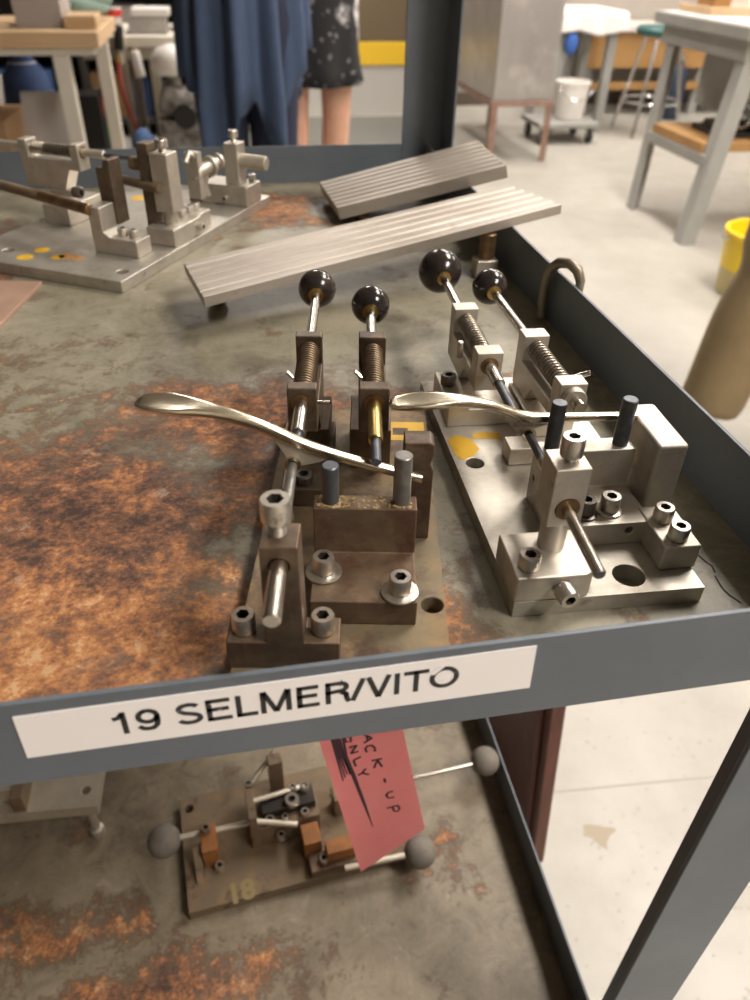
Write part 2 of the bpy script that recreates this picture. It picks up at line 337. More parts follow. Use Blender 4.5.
# printed characters, each built from strokes (mm on the label: x along the lip, baseline z)
def ribbon(pts, w, o, close=False):
    P = [V3((p[0], 0, p[1])) for p in pts]; n = len(P); L = []; R_ = []
    for k in range(n):
        if close: a, c = P[k]-P[k-1], P[(k+1) % n]-P[k]
        else: a = P[k]-P[k-1] if k else P[1]-P[0]; c = P[k+1]-P[k] if k < n-1 else P[-1]-P[-2]
        a.normalize(); c.normalize(); t = (a+c).normalized(); q = w*.5/max(.5, t.dot(a)); nn = V3((-t.z, 0, t.x))*q; L.append(P[k]+nn); R_.append(P[k]-nn)
    for k in range(n if close else n-1):
        j = (k+1) % n; vs = [L[k], L[j], R_[j], R_[k]]; o._new([v+V3((0, -.0001, 0)) for v in vs]+vs, [(0, 1, 2, 3), (7, 6, 5, 4), (0, 4, 5, 1), (1, 5, 6, 2), (2, 6, 7, 3), (3, 7, 4, 0)])
def arc(cx, cy, rx, ry, a0, a1, n=18): return [(cx+rx*cos(R(a0+(a1-a0)*k/n)), cy+ry*sin(R(a0+(a1-a0)*k/n))) for k in range(n+1)]
def glyph(ch, w, H, t):
    h = t/2
    if ch == '1': return [[(w-h, 0), (w-h, H)], [(0, H*.72), (w*.45, H*.77), (w-h*1.1, H*.94)]]
    if ch == '9': return [arc(w/2, H*.66, w/2-h, H*.34-h, 0, 340, 26)+[(w-h, H*.66)], [(w-h, H*.68)]+[(w-h*1.05, H*.42), (w-h*1.5, H*.24), (w*.66, h*1.25), (w*.45, h), (w*.24, h*1.4), (h*.6, H*.24)]]
    if ch == 'S': return [arc(w/2, H*.74, w/2-h*1.3, H*.26-h, 25, 210, 16)+[(w*.30, H*.565), (w*.5, H*.51), (w*.72, H*.45)]+arc(w/2, H*.28, w/2-h, H*.28-h, 40, -165, 18)]
    if ch == 'E': return [[(h, 0), (h, H)], [(0, H-h), (w*.96, H-h)], [(0, H*.53), (w*.9, H*.53)], [(0, h), (w, h)]]
    if ch == 'L': return [[(h, 0), (h, H)], [(0, h), (w, h)]]
    if ch == 'M': return [[(h, 0), (h, H)], [(w-h, 0), (w-h, H)], [(h*1.2, H), (w/2, h*.4)], [(w-h*1.2, H), (w/2, h*.4)]]
    if ch == 'R': return [[(h, 0), (h, H)], [(0, H-h), (w*.62, H-h)]+arc(w*.62, H*.74, w*.34-h, H*.26-h, 90, -90, 12)+[(0, H*.48+h*.4)], [(w*.62, H*.5), (w*.84, H*.40), (w*.88, H*.15), (w*.97, 0)]]
    if ch == '/': return [[(h*.4, -.0), (w-h*.4, H)]]
    if ch == 'V': return [[(h*.8, H), (w/2, h*.2)], [(w-h*.8, H), (w/2, h*.2)]]
    if ch == 'I': return [[(h, 0), (h, H)]]
    if ch == 'T': return [[(w/2, 0), (w/2, H)], [(0, H-h), (w, H-h)]]
    return [arc(w/2, H/2, w/2-h, H/2-h, 0, 360, 32)]
for ch, xa, xb, mt in (('1', -263, -259.0, 'ink'), ('9', -256.4, -249.2, 'ink'), ('S', -244.6, -236.6, 'ink_worn'), ('E', -235.4, -227.8, 'ink_worn'), ('L', -226.4, -219.9, 'ink'), ('M', -218.9, -209.3, 'ink'), ('E', -207.6, -200.5, 'ink'), ('R', -198.6, -190.8, 'ink'), ('/', -190.3, -186.2, 'ink'), ('V', -185.6, -177.6, 'ink'), ('I', -176.5, -174.7, 'ink'), ('T', -173.5, -165.3, 'ink'), ('O', -165.0, -155.2, 'ink')):
    g = MB(); zb_ = -18.75+.0167*(xa+235)
    for st_ in glyph(ch, xb-xa, 10.2, 1.7): ribbon([((xa+x)*.001, (zb_+z+.0167*x)*.001) for x, z in st_], .0017, g)
    for v in g.bm.verts: v.co.y -= .0005
    g.build('character', mt, label, 0, True)
fl = MB(); q = atY(436, 672, -.0007); fl.prism([(q.x-.0022, q.z-.0010), (q.x+.0012, q.z+.0026), (q.x+.0030, q.z+.0022), (q.x-.0004, q.z-.0014)], 1, -.0007, -.0005); fl.build('worn_flake', 'tape', label, 0, True)
fl = MB(); q = atY(443, 679, -.0007); fl.prism([(q.x-.001, q.z-.0002), (q.x+.0022, q.z+.0014), (q.x+.0026, q.z+.0008), (q.x-.0004, q.z-.001)], 1, -.0007, -.0005); fl.build('worn_flake', 'tape', label, 0, True)
# cracked paint by the right lip
MT['crack'] = M('dark_paint_crack', (.03, .025, .02), .8)
for pix in ([(692, 547), (699, 556), (706, 562), (712, 566), (715, 573)], [(715, 576), (722, 588), (729, 595), (735, 599), (741, 603)]):
    g = MB(); P_ = [atZ(*p, ZT) for p in pix]; ribbon([(p.x, p.y) for p in P_], .0007, g)
    for v in g.bm.verts: v.co = V3((v.co.x, v.co.z, ZT+.0001-v.co.y))
    g.build('paint_crack', 'crack', top, 0, True)
# hook over the right lip
hk = thing('bent_hook', (0, .325, ZT), 0, 'bent tarnished metal hook slung over the right lip of the top shelf', 'hook')
b = MB(); path = [(-.0062, .316, -.034), (-.0062, .3175, -.024), (-.0062, .318, -.014), (-.0062, .3165, -.005), (-.0058, .312, .003), (-.0045, .305, .0085), (-.001, .2975, .0105), (.003, .2925, .0075), (.0055, .291, .001), (.0058, .2905, -.007)]
b.tube(path, [.0032, .0034]+[.0035]*6+[.0032, .0024], 14); b.build('hook_rod', 'hook', hk, 0, True, 60)
# ------------------------------------------------------------------ fixtures
def bevelbox(x0, x1, y0, y1, z0, z1): return MB().box(x0*.001, x1*.001, y0*.001, y1*.001, z0*.001, z1*.001)
def clamp(F, xa, ha, yf, yr, bh, hw, mats, ball, spring_r=4.4, front=0, tip=0, rod=2.4, fr=3.0, tr=1.9, yp=None, name='plunger_clamp', dx=0, pin=1, bore='bronze', knobm='knob', collar=False, front_mat=None, pitch=3.0, wire=.75):
    """spring plunger clamp along y: bracket with two upright tabs, plunger, spring, ball knob. Sizes in mm."""
    bm, rm, sm = mats; (f0, f1), (r0, r1) = yf, yr; yp = yp or f1+22
    X = lambda y: xa+dx*(y-f0)                              # the whole clamp may sit slightly askew
    prof = [(f0, ha+7), (f1, ha+7), (f1, ha-7), (r0, ha-7), (r0, ha+7), (r1, ha+7), (r1, bh), (yp, bh), (yp-8, ha-14), (f0, ha-14)]
    m = MB(); m.prism([mm(*p) for p in prof], 0, (xa-hw)*.001, (xa+hw)*.001)
    for v in m.bm.verts: v.co.x += dx*(v.co.y-f0*.001)
    c = MB().cyl(mm(X(f0-3), f0-3, ha), mm(X(r1+3), r1+3, ha), (fr+.5)*.001, seg=24); m.cut(c)
    br = m.build(name, bm, F, .0007)
    g = MB(); g.lathe([(mm(fr)[0], 0), (mm(fr+1.5)[0], 0), (mm(fr+1.5)[0], .0016), (mm(fr)[0], .0016)], 24, mm(X(f0), f0-.6, ha), (0, 1, 0)); g.build('bushing', bore, br)
    by, brad = ball
    g = MB(); g.cyl(mm(X(by-brad*.8), by-brad*.8, ha), mm(X(f1), f1, ha), rod*.001, seg=18); g.cyl(mm(X(f1+.5), f1+.5, ha), mm(X(front+.0), front, ha), fr*.001, seg=20, ch=.0004); pl = g.build('plunger', rm if not front_mat else front_mat, br)
    if front_mat: MB().cyl(mm(X(by-brad*.8), by-brad*.8, ha), mm(X(r1-1), r1-1, ha), (rod+.05)*.001, seg=18).build('plunger_shaft', rm, pl)
    if tip: MB().cyl(mm(X(front), front+1, ha), mm(X(tip), tip, ha), tr*.001, seg=16, ch=.0003).build('plunger_tip', 'pin', pl)
    g = MB(); n = (r0-f1)/pitch; g.tube(helix(mm(X(f1), f1+.4, ha), mm(X(r0), r0-.4, ha), spring_r*.001, n), wire*.001, 6); g.build('spring', sm, br, 0, False, 60); MB().cyl(mm(X(f1), f1-.5, ha), mm(X(r0), r0+.5, ha), (rod+.15)*.001).build('spring_core', 'screw_dark', pl)
    g = MB(); prof = [(brad*sin(PI*k/22), -brad*cos(PI*k/22)) for k in range(3, 23)]; prof = [(prof[0][0], prof[0][1]+.2)]+prof
    g.lathe([mm(max(a, .01), b) for a, b in prof], 32, mm(X(by), by, ha), (0, 1, 0)); kb = g.build('ball_knob', knobm, br, 0, False, 60)
    g = MB(); g.lathe([mm(rod+.1, -brad*1.0), mm(rod+1.7, -brad*1.0), mm(rod+1.7, -brad*.86), mm(rod, -brad*.86)], 20, mm(X(by), by, ha), (0, 1, 0)); g.build('ferrule', 'brass', br)
    if collar: 
        g = MB(); g.lathe([mm(fr+.2, 0), mm(fr+2.4, 0), mm(fr+2.8, .5), mm(fr+2.8, 3.5), mm(fr+2.4, 4), mm(fr+.2, 4)], 24, mm(X(f0), f0-4.2, ha), (0, 1, 0)); g.build('collar_nut', 'steel', br)
    if pin == 1:
        g = MB(); g.cyl(mm(X(f1)+hw*.6, f1+3.5, ha+3), mm(X(f1)+hw+5, f1+1.0, ha+7), .0014, seg=12, ch=.0003); g.build('cross_pin', 'steel_bright', br)
    elif pin == 2:
        g = MB(); g.cyl(mm(X(f1)+hw-1, f0+5, ha-2), mm(X(f1)+hw+5.5, f0+3, ha-1), .0008, seg=10); g.cyl(mm(X(f1)-hw+1, f1+14, ha+1), mm(X(f1)-hw-2, f1+15, ha+3.5), .0009, seg=10); g.build('cross_pin', 'steel_bright', br)
    return br
RAD = R(-2.8); LAD = R(-10.3)
# ---- right fixture, bare steel
RF = thing('drilling_fixture', (-.1197, .0430, ZT), RAD, 'bare silver steel jig beside the right lip of the top shelf', 'fixture', None)
plate = MB(); plate.prism([mm(0, 0), mm(79, 0), mm(78, 182), mm(-4, 182)], 2, 0, .008)
plate.cut(MB().cyl(mm(51, 10.2, -2), mm(51, 10.2, 12), .0065, seg=28), MB().cyl(mm(7.6, 96, -2), mm(7.6, 96, 12), .0045, seg=24)); plate.build('base_plate', 'steel_plate', RF, .0008)
yp = MB(); yp.prism([mm(.5, 101), mm(3, 99), mm(9, 103), mm(13, 108), mm(11, 117), mm(4, 122), mm(-1.5, 118), mm(-1.2, 108)], 2, .008, .00812); yp.build('paint_mark', 'yellow', RF); yp = MB(); yp.prism([mm(12, 118), mm(26, 116), mm(27, 122), mm(18, 124), mm(12, 122)], 2, .008, .00812); yp.build('paint_mark', 'yellow', RF); yp = MB(); yp.prism([mm(60, 88), mm(66, 86), mm(68, 100), mm(62, 102)], 2, .008, .00812); yp.build('paint_mark', 'yellow', RF)
# front block
fb = MB(); fb.prism([mm(-.5, -.2), mm(27, -.2), mm(30.5, 1.3), mm(32, 4.6), mm(32, 27), mm(-.5, 27)], 2, .0081, .0205); fbo = fb.build('front_block', 'steel', RF, .0009)
screw(fbo, (6, 6.7, 20.5), 4.3, 6.2); screw(fbo, (18.2, -1.2, 14.6), 4.0, 6.8, (0.1, -1, 0), under=1.5, thread=.8)
# upright post: round shank, square head, cross bore
po = MB().box(.0125, .0263, .0128, .0272, .034, .0605)
po.cut(MB().cyl(mm(19.8, 5, 42.4), mm(19.8, 40, 42.4), .0046, seg=24)); poo = po.build('upright_post', 'steel', RF, .0006); MB().cyl(mm(18.6, 18.6, 20.5), mm(18.6, 18.6, 34), .0054, seg=28).build('shank', 'steel', poo)
g = MB(); g.lathe([mm(2.4, 0), mm(4.7, 0), mm(4.7, 15), mm(2.4, 15)], 28, mm(19.8, 12.4, 42.4), (0, 1, 0)); g.build('bushing', 'bronze', poo)
ax = V3((.00075, 1, 0)).normalized()
g = MB(); g.cyl(mm(19.1, -23, 41.6), mm(20.4, 46, 42.6), .0023, seg=18, ch=.0006); g.build('cross_rod', 'steel_bright', poo)
g = MB(); g.cyl(mm(20.3, 44, 42.5), mm(20.8, 64.5, 42.2), .0018, seg=14); g.build('rod_tip', 'pin', poo)
screw(poo, (20, 20, 62.2), 4.4, 8.2, under=2.5)
# L block with two dowels
lb = MB(); lb.prism([mm(29.5, 8), mm(29.5, 19.3), mm(56.5, 19.3), mm(56.5, 38.2), mm(66.5, 38.2), mm(66.5, 8)], 0, .0245, .0668)
lb.cut(MB().cyl(mm(57.6, 26, 15), mm(57.6, 36, 15), .0018, seg=14), MB().cyl(mm(20, 62, 22), mm(30, 62, 22), .0014, seg=12)); lbo = lb.build('dowel_block', 'steel', RF, .0006)
for x in (30.2, 61.2):
    MB().cyl(mm(x, 61.5, 36), mm(x, 61.5, 60.3), .0033, seg=24, ch=.0004).build('dowel_pin', 'pin', lbo)
screw(lbo, (39.8, 37.5, 20.8), 4.2, 6.4, mat='screw_dark', washer=5.6); screw(lbo, (51, 38.5, 20.8), 4.2, 6.6, washer=5.6)
# right block and tall stop
rb = bevelbox(64.3, 80, 11.5, 39, 8.1, 20); rbo = rb.build('side_block', 'steel', RF, .0009)
screw(rbo, (71.2, 30, 20), 4.1, 6.4); screw(rbo, (72, 17.5, 20), 4.1, 6.4)
tb = bevelbox(70.2, 83.8, 45, 81, 8.1, 46.3); tb.build('tall_stop', 'steel', RF, .0017)
# rear clamps
rbase = MB(); rbase.prism([mm(.5, 8.1), mm(39.5, 8.1), mm(39.5, 17), mm(30, 18), mm(12, 18), mm(11.5, 21), mm(.5, 21)], 1, .1305, .168); rbase.cut(MB().cyl(mm(35.3, 137.5, 5), mm(35.3, 137.5, 30), .0022, seg=16)); rbo2 = rbase.build('clamp_base', 'steel', RF, .0008)
screw(rbo2, (5.4, 154, 21), 4.2, 5.5, mat='screw_dark')
clamp(RF, 20.2, 42, (131.5, 141.5), (187, 196.5), 18.1, 6.8, ('steel', 'steel_bright', 'spring'), (265, 13.8), front=112, tip=84, rod=2.6, fr=3.1, tr=2.1, dx=.012, pin=0)
g = MB(); g.cyl(mm(11.8, 160, 33), mm(11.8, 160, 42.5), .0016, seg=12, ch=.0004); g.build('stop_pin', 'steel', rbo2)
rb3 = bevelbox(40.5, 64, 116, 158, 8.1, 18); rb3.build('clamp_base', 'steel', RF, .0008)
rb4 = bevelbox(23, 36.5, 92, 104, 8.1, 17.5); rb4.build('rest_block', 'steel', RF, .0008)
clamp(RF, 51.2, 42, (96.5, 106), (149, 159), 18.1, 6.8, ('steel', 'steel_bright', 'spring'), (236, 10.9), front=86, rod=2.6, fr=3.1, dx=-.028, pin=1, collar=True, yp=138)

# ---- left fixture, brown and rusty
LF = thing('drilling_fixture', (-.229, .028, ZT), LAD, 'brown rusty jig on the top shelf, between rust patch and silver jig', 'fixture')
plate = MB(); plate.prism([mm(0, -3.5), mm(78, -3.5), mm(78, 180), mm(4, 180)], 2, 0, .008); plate.cut(MB().cyl(mm(72.8, 32.6, -2), mm(72.8, 32.6, 12), .0042, seg=24)); plate.build('base_plate', 'rust_plate', LF, .0008)
yp = MB(); yp.box(.057, .0765, .150, .168, .008, .00812); yp.cut(MB().box(.06, .068, .155, .162, .0079, .009)); yp.build('paint_mark', 'yellow', LF)
# T shaped front block with post
tb = MB(); tb.prism([mm(-.2, 8.1), mm(38.6, 8.1), mm(38.6, 21.2), mm(26.6, 21.2), mm(26.2, 63.8), mm(14, 63.8), mm(13.6, 21.2), mm(-.2, 21.2)], 1, 0, .0125)
tb.cut(MB().cyl(mm(19.9, -5, 56), mm(19.9, 20, 56), .0033, seg=22)); tbo = tb.build('post_block', 'rust_post', LF, .0006)
screw(tbo, (5.4, 6.4, 21.2), 4.2, 7.2, mat='screw_rust'); screw(tbo, (32.6, 6.6, 21.2), 4.2, 7.2, mat='screw_rust')
screw(tbo, (19.2, 7.4, 69.3), 5.0, 7.8, mat='screw', under=6.5, thread=.62)
g = MB(); g.cyl(mm(20.2, -24, 56.6), mm(19.8, 26, 56.2), .0029, seg=20, ch=.0005); g.build('cross_rod', 'steel_bright', tbo)
g = MB(); g.cyl(mm(19.8, 12, 56.0), mm(18.5, 62.2, 51.2), .0019, seg=16); g.build('rod_tip', 'pin_worn', tbo)
# L block
lb = MB(); lb.prism([mm(21.5, 8.1), mm(21.5, 19.8), mm(49, 19.8), mm(49.2, 41.2), mm(58, 41.2), mm(58.2, 8.1)], 0, .0268, .0662); lbo = lb.build('dowel_block', 'rust_red', LF, .0006)
d = MB()
for k in range(260):
    x = random.gauss(34, 3.4) if k < 150 else random.uniform(29, 64); y = random.uniform(49.8, 57.4)
    if x < 27.5 or x > 65.5: continue
    d.ball(mm(x, y, 41.2), random.uniform(.35, 1.0)*.001, 6, (1, 1, .6))
MT['dust'] = M('tan_metal_filings', (.36, .26, .13), .8, .2, (.2, .13, .06), 300)
tag(d.build('filings', 'dust', lbo), kind='stuff')
MB().cyl(mm(33.4, 53.8, 38), mm(33.4, 53.8, 58), .0032, seg=24, ch=.0004).build('dowel_pin', 'pin', lbo)
tag(MB().cyl(mm(60.3, 54.2, 38), mm(60.3, 54.2, 62.6), .0034, seg=24, ch=.0003).build('dowel_pin', 'pin_worn', lbo), 'scuffed pale grey dowel pin')
for x, y in ((31.2, 37), (59.8, 26.6)): screw(lbo, (x, y, 21.4), 4.2, 6.8, washer=7)
# tall stop with broken corner
ts = MB(); ts.prism([mm(61.4, 8.1), mm(73.6, 8.1), mm(73.6, 43), mm(72.2, 46), mm(73.6, 51), mm(73.4, 55), mm(72, 56.2), mm(61.4, 56.2)], 1, .072, .082); ts.build('tall_stop', 'rust_post', LF, .0007)
# clamps
b1 = bevelbox(9, 31, 93, 152, 8.1, 17.8); b1o = b1.build('clamp_base', 'rust_block', LF, .0007); screw(b1o, (18.8, 99.5, 17.8), 4.3, 4.2, mat='screw_dark', washer=0)
bevelbox(9.5, 29, 124, 156, 17.9, 29.8).build('riser_block', 'rust_block', LF, .0007)
b2 = bevelbox(38.6, 58, 124, 158, 8.1, 29.8); b2.build('clamp_base', 'rust_red', LF, .0007)
clamp(LF, 19.4, 57, (100, 106.5), (150.5, 157), 30, 6.2, ('rust_block', 'steel_bright', 'spring_rust'), (227.5, 10.4), front=76, tip=71, rod=2.5, fr=3.1, dx=-.012, pin=2, knobm='knob_worn', yp=124, pitch=2.3, wire=.62)
clamp(LF, 49.6, 57, (101, 108), (150.5, 158), 30, 6.4, ('rust_block', 'steel_bright', 'spring_rust'), (206, 10.2), front=72, tip=57, rod=2.5, fr=2.9, dx=-.02, pin=2, yp=124, front_mat='brass', pitch=2.3, wire=.62)

# ---- keys held in the fixtures
def key(F, rows, lug, name, label, yc, holes):
    k = thing('saxophone_key', (0, 0, 0), 0, label, 'instrument key'); k.location = wm(F)@V3(mm(rows[len(rows)//2][0], yc, rows[len(rows)//2][1])); k.rotation_euler = F.rotation_euler
    inv = wm(k).inverted()@wm(F)
    rs = []; N = 20
    for x, h, hw_, th, dish in rows:
        ring = []
        for i in range(N):
            a = 2*PI*i/N; c, s = cos(a), sin(a)
            y = hw_*math.copysign(abs(c)**.4, c); z = th*.5*math.copysign(abs(s)**.4, s)
            if s > 0: z -= dish*(1-(y/hw_)**2)
            ring.append(inv@V3(mm(x, yc+y, h-th*.5+z)))
        rs.append(ring)
    b = MB(); b.rings(rs); arm = b.build('key_arm', 'nickel', k, 0, False, 50)
    b = MB(); b.prism([(x*.001, h*.001) for x, h in lug], 1, (yc-1.3)*.001, (yc+1.3)*.001)
    for v in b.bm.verts: v.co = inv@v.co
    b.build('hinge_lug', 'nickel_dull' if holes != 2 else 'solder', k, .0003)
    b = MB(); hx, hh = holes_pos[holes]; b.lathe([mm(2.0, -2.6), mm(3.2, -2.6), mm(3.2, 2.6), mm(2.0, 2.6)], 20, mm(hx, yc, hh), (0, 1, 0))
    for v in b.bm.verts: v.co = inv@v.co
    b.build('hinge_tube', 'nickel', k)
    return k
holes_pos = {1: (18.5, 51.4), 2: (20.8, 42.2)}
rowsL = [(-38.2, 76.0, .8, 1.0, 0), (-37.4, 76.6, 3.0, 1.8, .2), (-35, 77.3, 5.0, 2.2, .5), (-31, 77.6, 6.5, 2.6, 1.0), (-26, 77.4, 6.9, 2.9, 1.2), (-21, 76.8, 6.0, 3.1, .9), (-16, 76.0, 4.6, 3.2, .4), (-10, 74.9, 3.4, 3.5, 0), (-4, 73.4, 2.6, 4.0, 0), (2, 71.4, 2.2, 4.4, 0), (8, 69.0, 2.1, 4.6, 0), (14, 66.0, 2.1, 4.4, 0), (20, 62.6, 2.1, 4.0, 0), (26, 59.7, 2.1, 3.8, 0), (33, 57.0, 2.1, 3.6, 0), (41, 54.3, 2.1, 3.4, 0), (50, 51.4, 2.1, 3.3, 0), (60, 48.4, 2.1, 3.2, 0), (68.5, 46.0, 2.0, 3.0, 0)]
key(LF, rowsL, [(9, 67.0), (15, 63.5), (21, 60.2), (28, 56.5), (33, 54.2), (29, 52.0), (24, 50.6), (21, 50.0), (18.2, 50.2), (15.5, 55.0), (12.5, 60.5)], 'k', 'nickel sax key with spoon touchpiece, longer one reaching left over the rusty shelf', 65.5, 1)
rowsR = [(-40.5, 60.0, .8, 1.0, 0), (-39.8, 60.4, 3.0, 1.8, .1), (-37, 61.0, 4.8, 2.4, .3), (-32, 61.6, 6.0, 2.8, .6), (-26, 62.0, 6.2, 3.2, .7), (-20, 62.0, 5.2, 3.4, .4), (-14, 61.7, 4.0, 3.6, .1), (-8, 61.0, 3.1, 3.6, 0), (-2, 59.8, 2.6, 3.6, 0), (4, 58.0, 2.4, 3.6, 0), (10, 55.6, 2.4, 3.7, 0), (16, 52.9, 2.4, 4.0, 0), (22, 51.6, 2.4, 4.0, 0), (28, 51.0, 2.2, 3.6, 0), (36, 50.6, 2.0, 3.0, 0), (46, 50.2, 2.0, 3.0, 0), (56, 49.8, 2.0, 3.0, 0), (69.0, 49.2, 1.8, 2.8, 0)]
key(RF, rowsR, [(4, 55.0), (10, 53.2), (18, 51.2), (27, 50.2), (32, 49.2), (29, 46.4), (24, 45.0), (21.5, 40.6), (17.5, 41.0), (14, 45.2), (10, 49.0), (6, 52.2)], 'k', 'nickel sax key with spoon touchpiece and rough soldered lug, held by the silver steel jig', 68, 2)
# ------------------------------------------------------------------ grooved bars lying across the right lip
def bar(name, A, B, Cc, Dd, th, label, grooves, feet, depth=.0011):
    """A front-left, B front-right, Cc back-right, Dd back-left, all on the underside"""
    A, B, Cc, Dd = map(V3, (A, B, Cc, Dd)); o = (A+B+Cc+Dd)/4; t = thing(name, o, 0, label, 'metal bar', 'grooved bars')
    up = ((B-A).cross(Dd-A)).normalized(); b = MB(); n = len(grooves); prof = [(0, 0), (0, 1)]
    for (s, w) in grooves: prof += [(s-w, 1), (s-w*.5, 1-depth/th), (s+w*.5, 1-depth/th), (s+w, 1)]
    prof += [(1, 1), (1, 0)]
    rs = []
    for P, Q in ((A, Dd), (B, Cc)): rs.append([P+(Q-P)*s+up*th*h for s, h in prof])
    b.rings(rs); b.build('bar_body', 'knurl', t, .0006, True)
    for (u, v, h, r) in feet:
        p = A+(B-A)*u+(Dd-A)*v; f = MB(); f.lathe([(r*.8, -h), (r, -h+.002), (r, -h*.55), (r*.6, -h*.55), (r*.6, 0), (r*.6, .001)], 18, p, up); f.build('foot', 'bronze', t, 0, True)
    return t
bar('grooved_bar', (-.2358, .3194, -.016), (.045, .4258, .0031), (.0217, .4867, .0031), (-.2493, .3837, -.016), .0075, 'longer grooved grey metal bar, nearer the jigs, lying across the right lip', [(.14, .035), (.32, .04), (.50, .04), (.68, .04), (.86, .03)], [(.30, .32, .0232, .009), (.06, .75, .0196, .007)])
bar('grooved_bar', atZ(340, 220, -.030), atZ(508, 178, .0075), atZ(480, 140, .0185)-V3((0, 0, .011)), atZ(322, 182, -.019)-V3((0, 0, .011)), .0112, 'shorter grooved grey metal bar, behind the longer one by the corner post', [(.09, .03), (.22, .035), (.35, .035), (.48, .035), (.61, .035), (.74, .035), (.88, .03)], [(.15, .25, .0118, .007), (.15, .8, .0118, .007)], .0014)
# small stacked foot block under the long bar
t = thing('stacked_spacer', (-.022, .402, ZT), 0, 'short stack of two small metal spacers under the longer bar near the right lip', 'spacer')
b = MB(); b.box(-.030, -.013, .397, .412, ZT, ZT+.014); b.build('spacer_block', 'alu', t, .0008, True)
b = MB(); b.cyl((-.021, .404, ZT+.0142), (-.021, .404, ZT+.0335), .0062, seg=18, ch=.0006); b.build('spacer_pin', 'bronze', t, 0, True)
# copper-coloured sheet at the left edge
t = thing('copper_sheet', (-.40, .39, ZT), 0, 'pinkish copper-coloured sheet corner at the left edge of the top shelf', 'metal sheet')
b = MB(); p = [V3((-.357, .4275, ZT)), V3((-.3725, .345, ZT)), V3((-.46, .36, ZT)), V3((-.45, .444, ZT))]; b.prism([(q.x, q.y) for q in p], 2, ZT+.0002, ZT+.003); b.build('sheet', 'copperplate', t, .0003, True)

# ------------------------------------------------------------------ large steel fixture at the back left of the top shelf
BF = thing('drilling_fixture', (-.297, .402, ZT), R(60.3), 'large dull steel jig at the back left of the top shelf', 'fixture')
_i = wm(BF).inverted()
def bl(px, py, h): return (_i@atZ(px, py, ZT+h*.001))*1000
pl = MB().box(0, .247, 0, .152, 0, .009)
hs = [bl(122, 271.5, 9), bl(8, 250, 9)]
pl.cut(*[MB().cyl(mm(q.x, q.y, -2), mm(q.x, q.y, 14), .0045, seg=18) for q in hs]); pl.build('base_plate', 'steel_plate', BF, .0009)
for px, py, r, mt in ((25, 257, 6.5, 'yellow'), (42, 250, 6, 'yellow'), (58, 257, 5.5, 'yellow'), (139, 198, 8, 'yellow'), (66, 256, 6, 'orange'), (77, 258, 5.5, 'orange')):
    q = bl(px, py, 9); d = MB(); d.lathe([mm(r, 0), mm(r*.9, .12)], 14, mm(q.x, q.y, 9), (0, 0, 1)); d.build('paint_mark', mt, BF)
def bblock(name, px, py, lx, ly, h0, h1, mat, ox=.5, oy=0, bev=.0012):
    """block standing at the point under pixel (px, py); lx along the fixture front, ly going back"""
    q = bl(px, py, h0); m = MB().box((q.x-lx*ox)*.001, (q.x+lx*(1-ox))*.001, (q.y-ly*oy)*.001, (q.y+ly*(1-oy))*.001, h0*.001, h1*.001); return m.build(name, mat, BF, bev), q
# L block with two screws at the front
q = bl(142, 259, 9); m = MB(); m.prism([mm(-24, 9.1), mm(-24, 23), mm(-24+24, 23), mm(0, 9.1)], 0, 0, .001)
lbp = [(q.y+2, 9.1), (q.y+2, 22), (q.y+26, 22), (q.y+31, 26), (q.y+31, 44), (q.y+42, 44), (q.y+42, 9.1)]
m = MB(); m.prism([mm(*p) for p in lbp], 0, (q.x-1)*.001, (q.x+18)*.001); lb = m.build('l_block', 'steel', BF, .001)
for k in (10, 20): screw(lb, (q.x+9, q.y+k, 22), 4, 6, mat='steel')
# dark stepped stop behind it
m = MB(); a, z = q.x+21, q.y+30; m.prism([mm(z, 26), mm(z, 74), mm(z+5, 74), mm(z+7, 68), mm(z+13, 68), mm(z+13, 26)], 0, (a-2)*.001, (a+13)*.001); m.build('stepped_stop', 'rust_block', BF, .0008)
# tall square post with cap screw on a T base
ob, q = bblock('post_base', 176, 248, 44, 26, 9.1, 23, 'steel', 0, 0); q = V3((q.x+13, q.y+1, q.z))
m = MB(); m.cyl(mm(q.x+3, q.y+10, 22.5), mm(q.x+3, q.y+10, 36), .006, seg=20); m.box((q.x-5)*.001, (q.x+11)*.001, (q.y+2)*.001, (q.y+18)*.001, .033, .077); po = m.build('upright_post', 'steel', BF, .0009)
screw(po, (q.x+3, q.y+10, 80), 5, 6, mat='screw', under=4); screw(po, (q.x+11.5, q.y+9, 62), 2.6, 4, axis=(1, 0, 0)); screw(ob, (q.x+22, q.y+12, 23), 4, 6, mat='steel'); screw(ob, (q.x+24, q.y-1.2, 16), 3.4, 5, axis=(0, -1, 0), mat='steel')
g = MB(); g.cyl(mm(q.x+3, q.y+18, 66), mm(q.x+3, q.y+40, 66), .005, seg=16); g.build('cross_rod', 'dullsteel', po)
m = MB(); m.box((q.x-4)*.001, (q.x+9)*.001, (q.y+19)*.001, (q.y+29)*.001, .0091, .083); m.build('stop_block', 'rust_block', BF, .0008)
# right base with post, screw and stub rod
ob, q = bblock('clamp_base', 248, 208, 29, 48, 9.1, 27, 'steel', 0, 0); q = V3((q.x+13, q.y+2, q.z))
m = MB(); m.box((q.x-9)*.001, (q.x+7)*.001, (q.y+7)*.001, (q.y+21)*.001, .027, .062); po = m.build('upright_post', 'steel', ob, .0008)
screw(po, (q.x-1, q.y+14, 66), 4.5, 6, mat='screw', under=4); g = MB(); g.cyl(mm(q.x-1, q.y+8, 47), mm(q.x+1, q.y-17, 46), .0062, seg=20, ch=.0006); g.build('stub_rod', 'alu', po)
screw(ob, (q.x+11, q.y+4, 27), 3.5, 6, mat='screw'); screw(ob, (q.x-13.2, q.y+20, 16), 2.6, 4, axis=(-1, 0, 0))
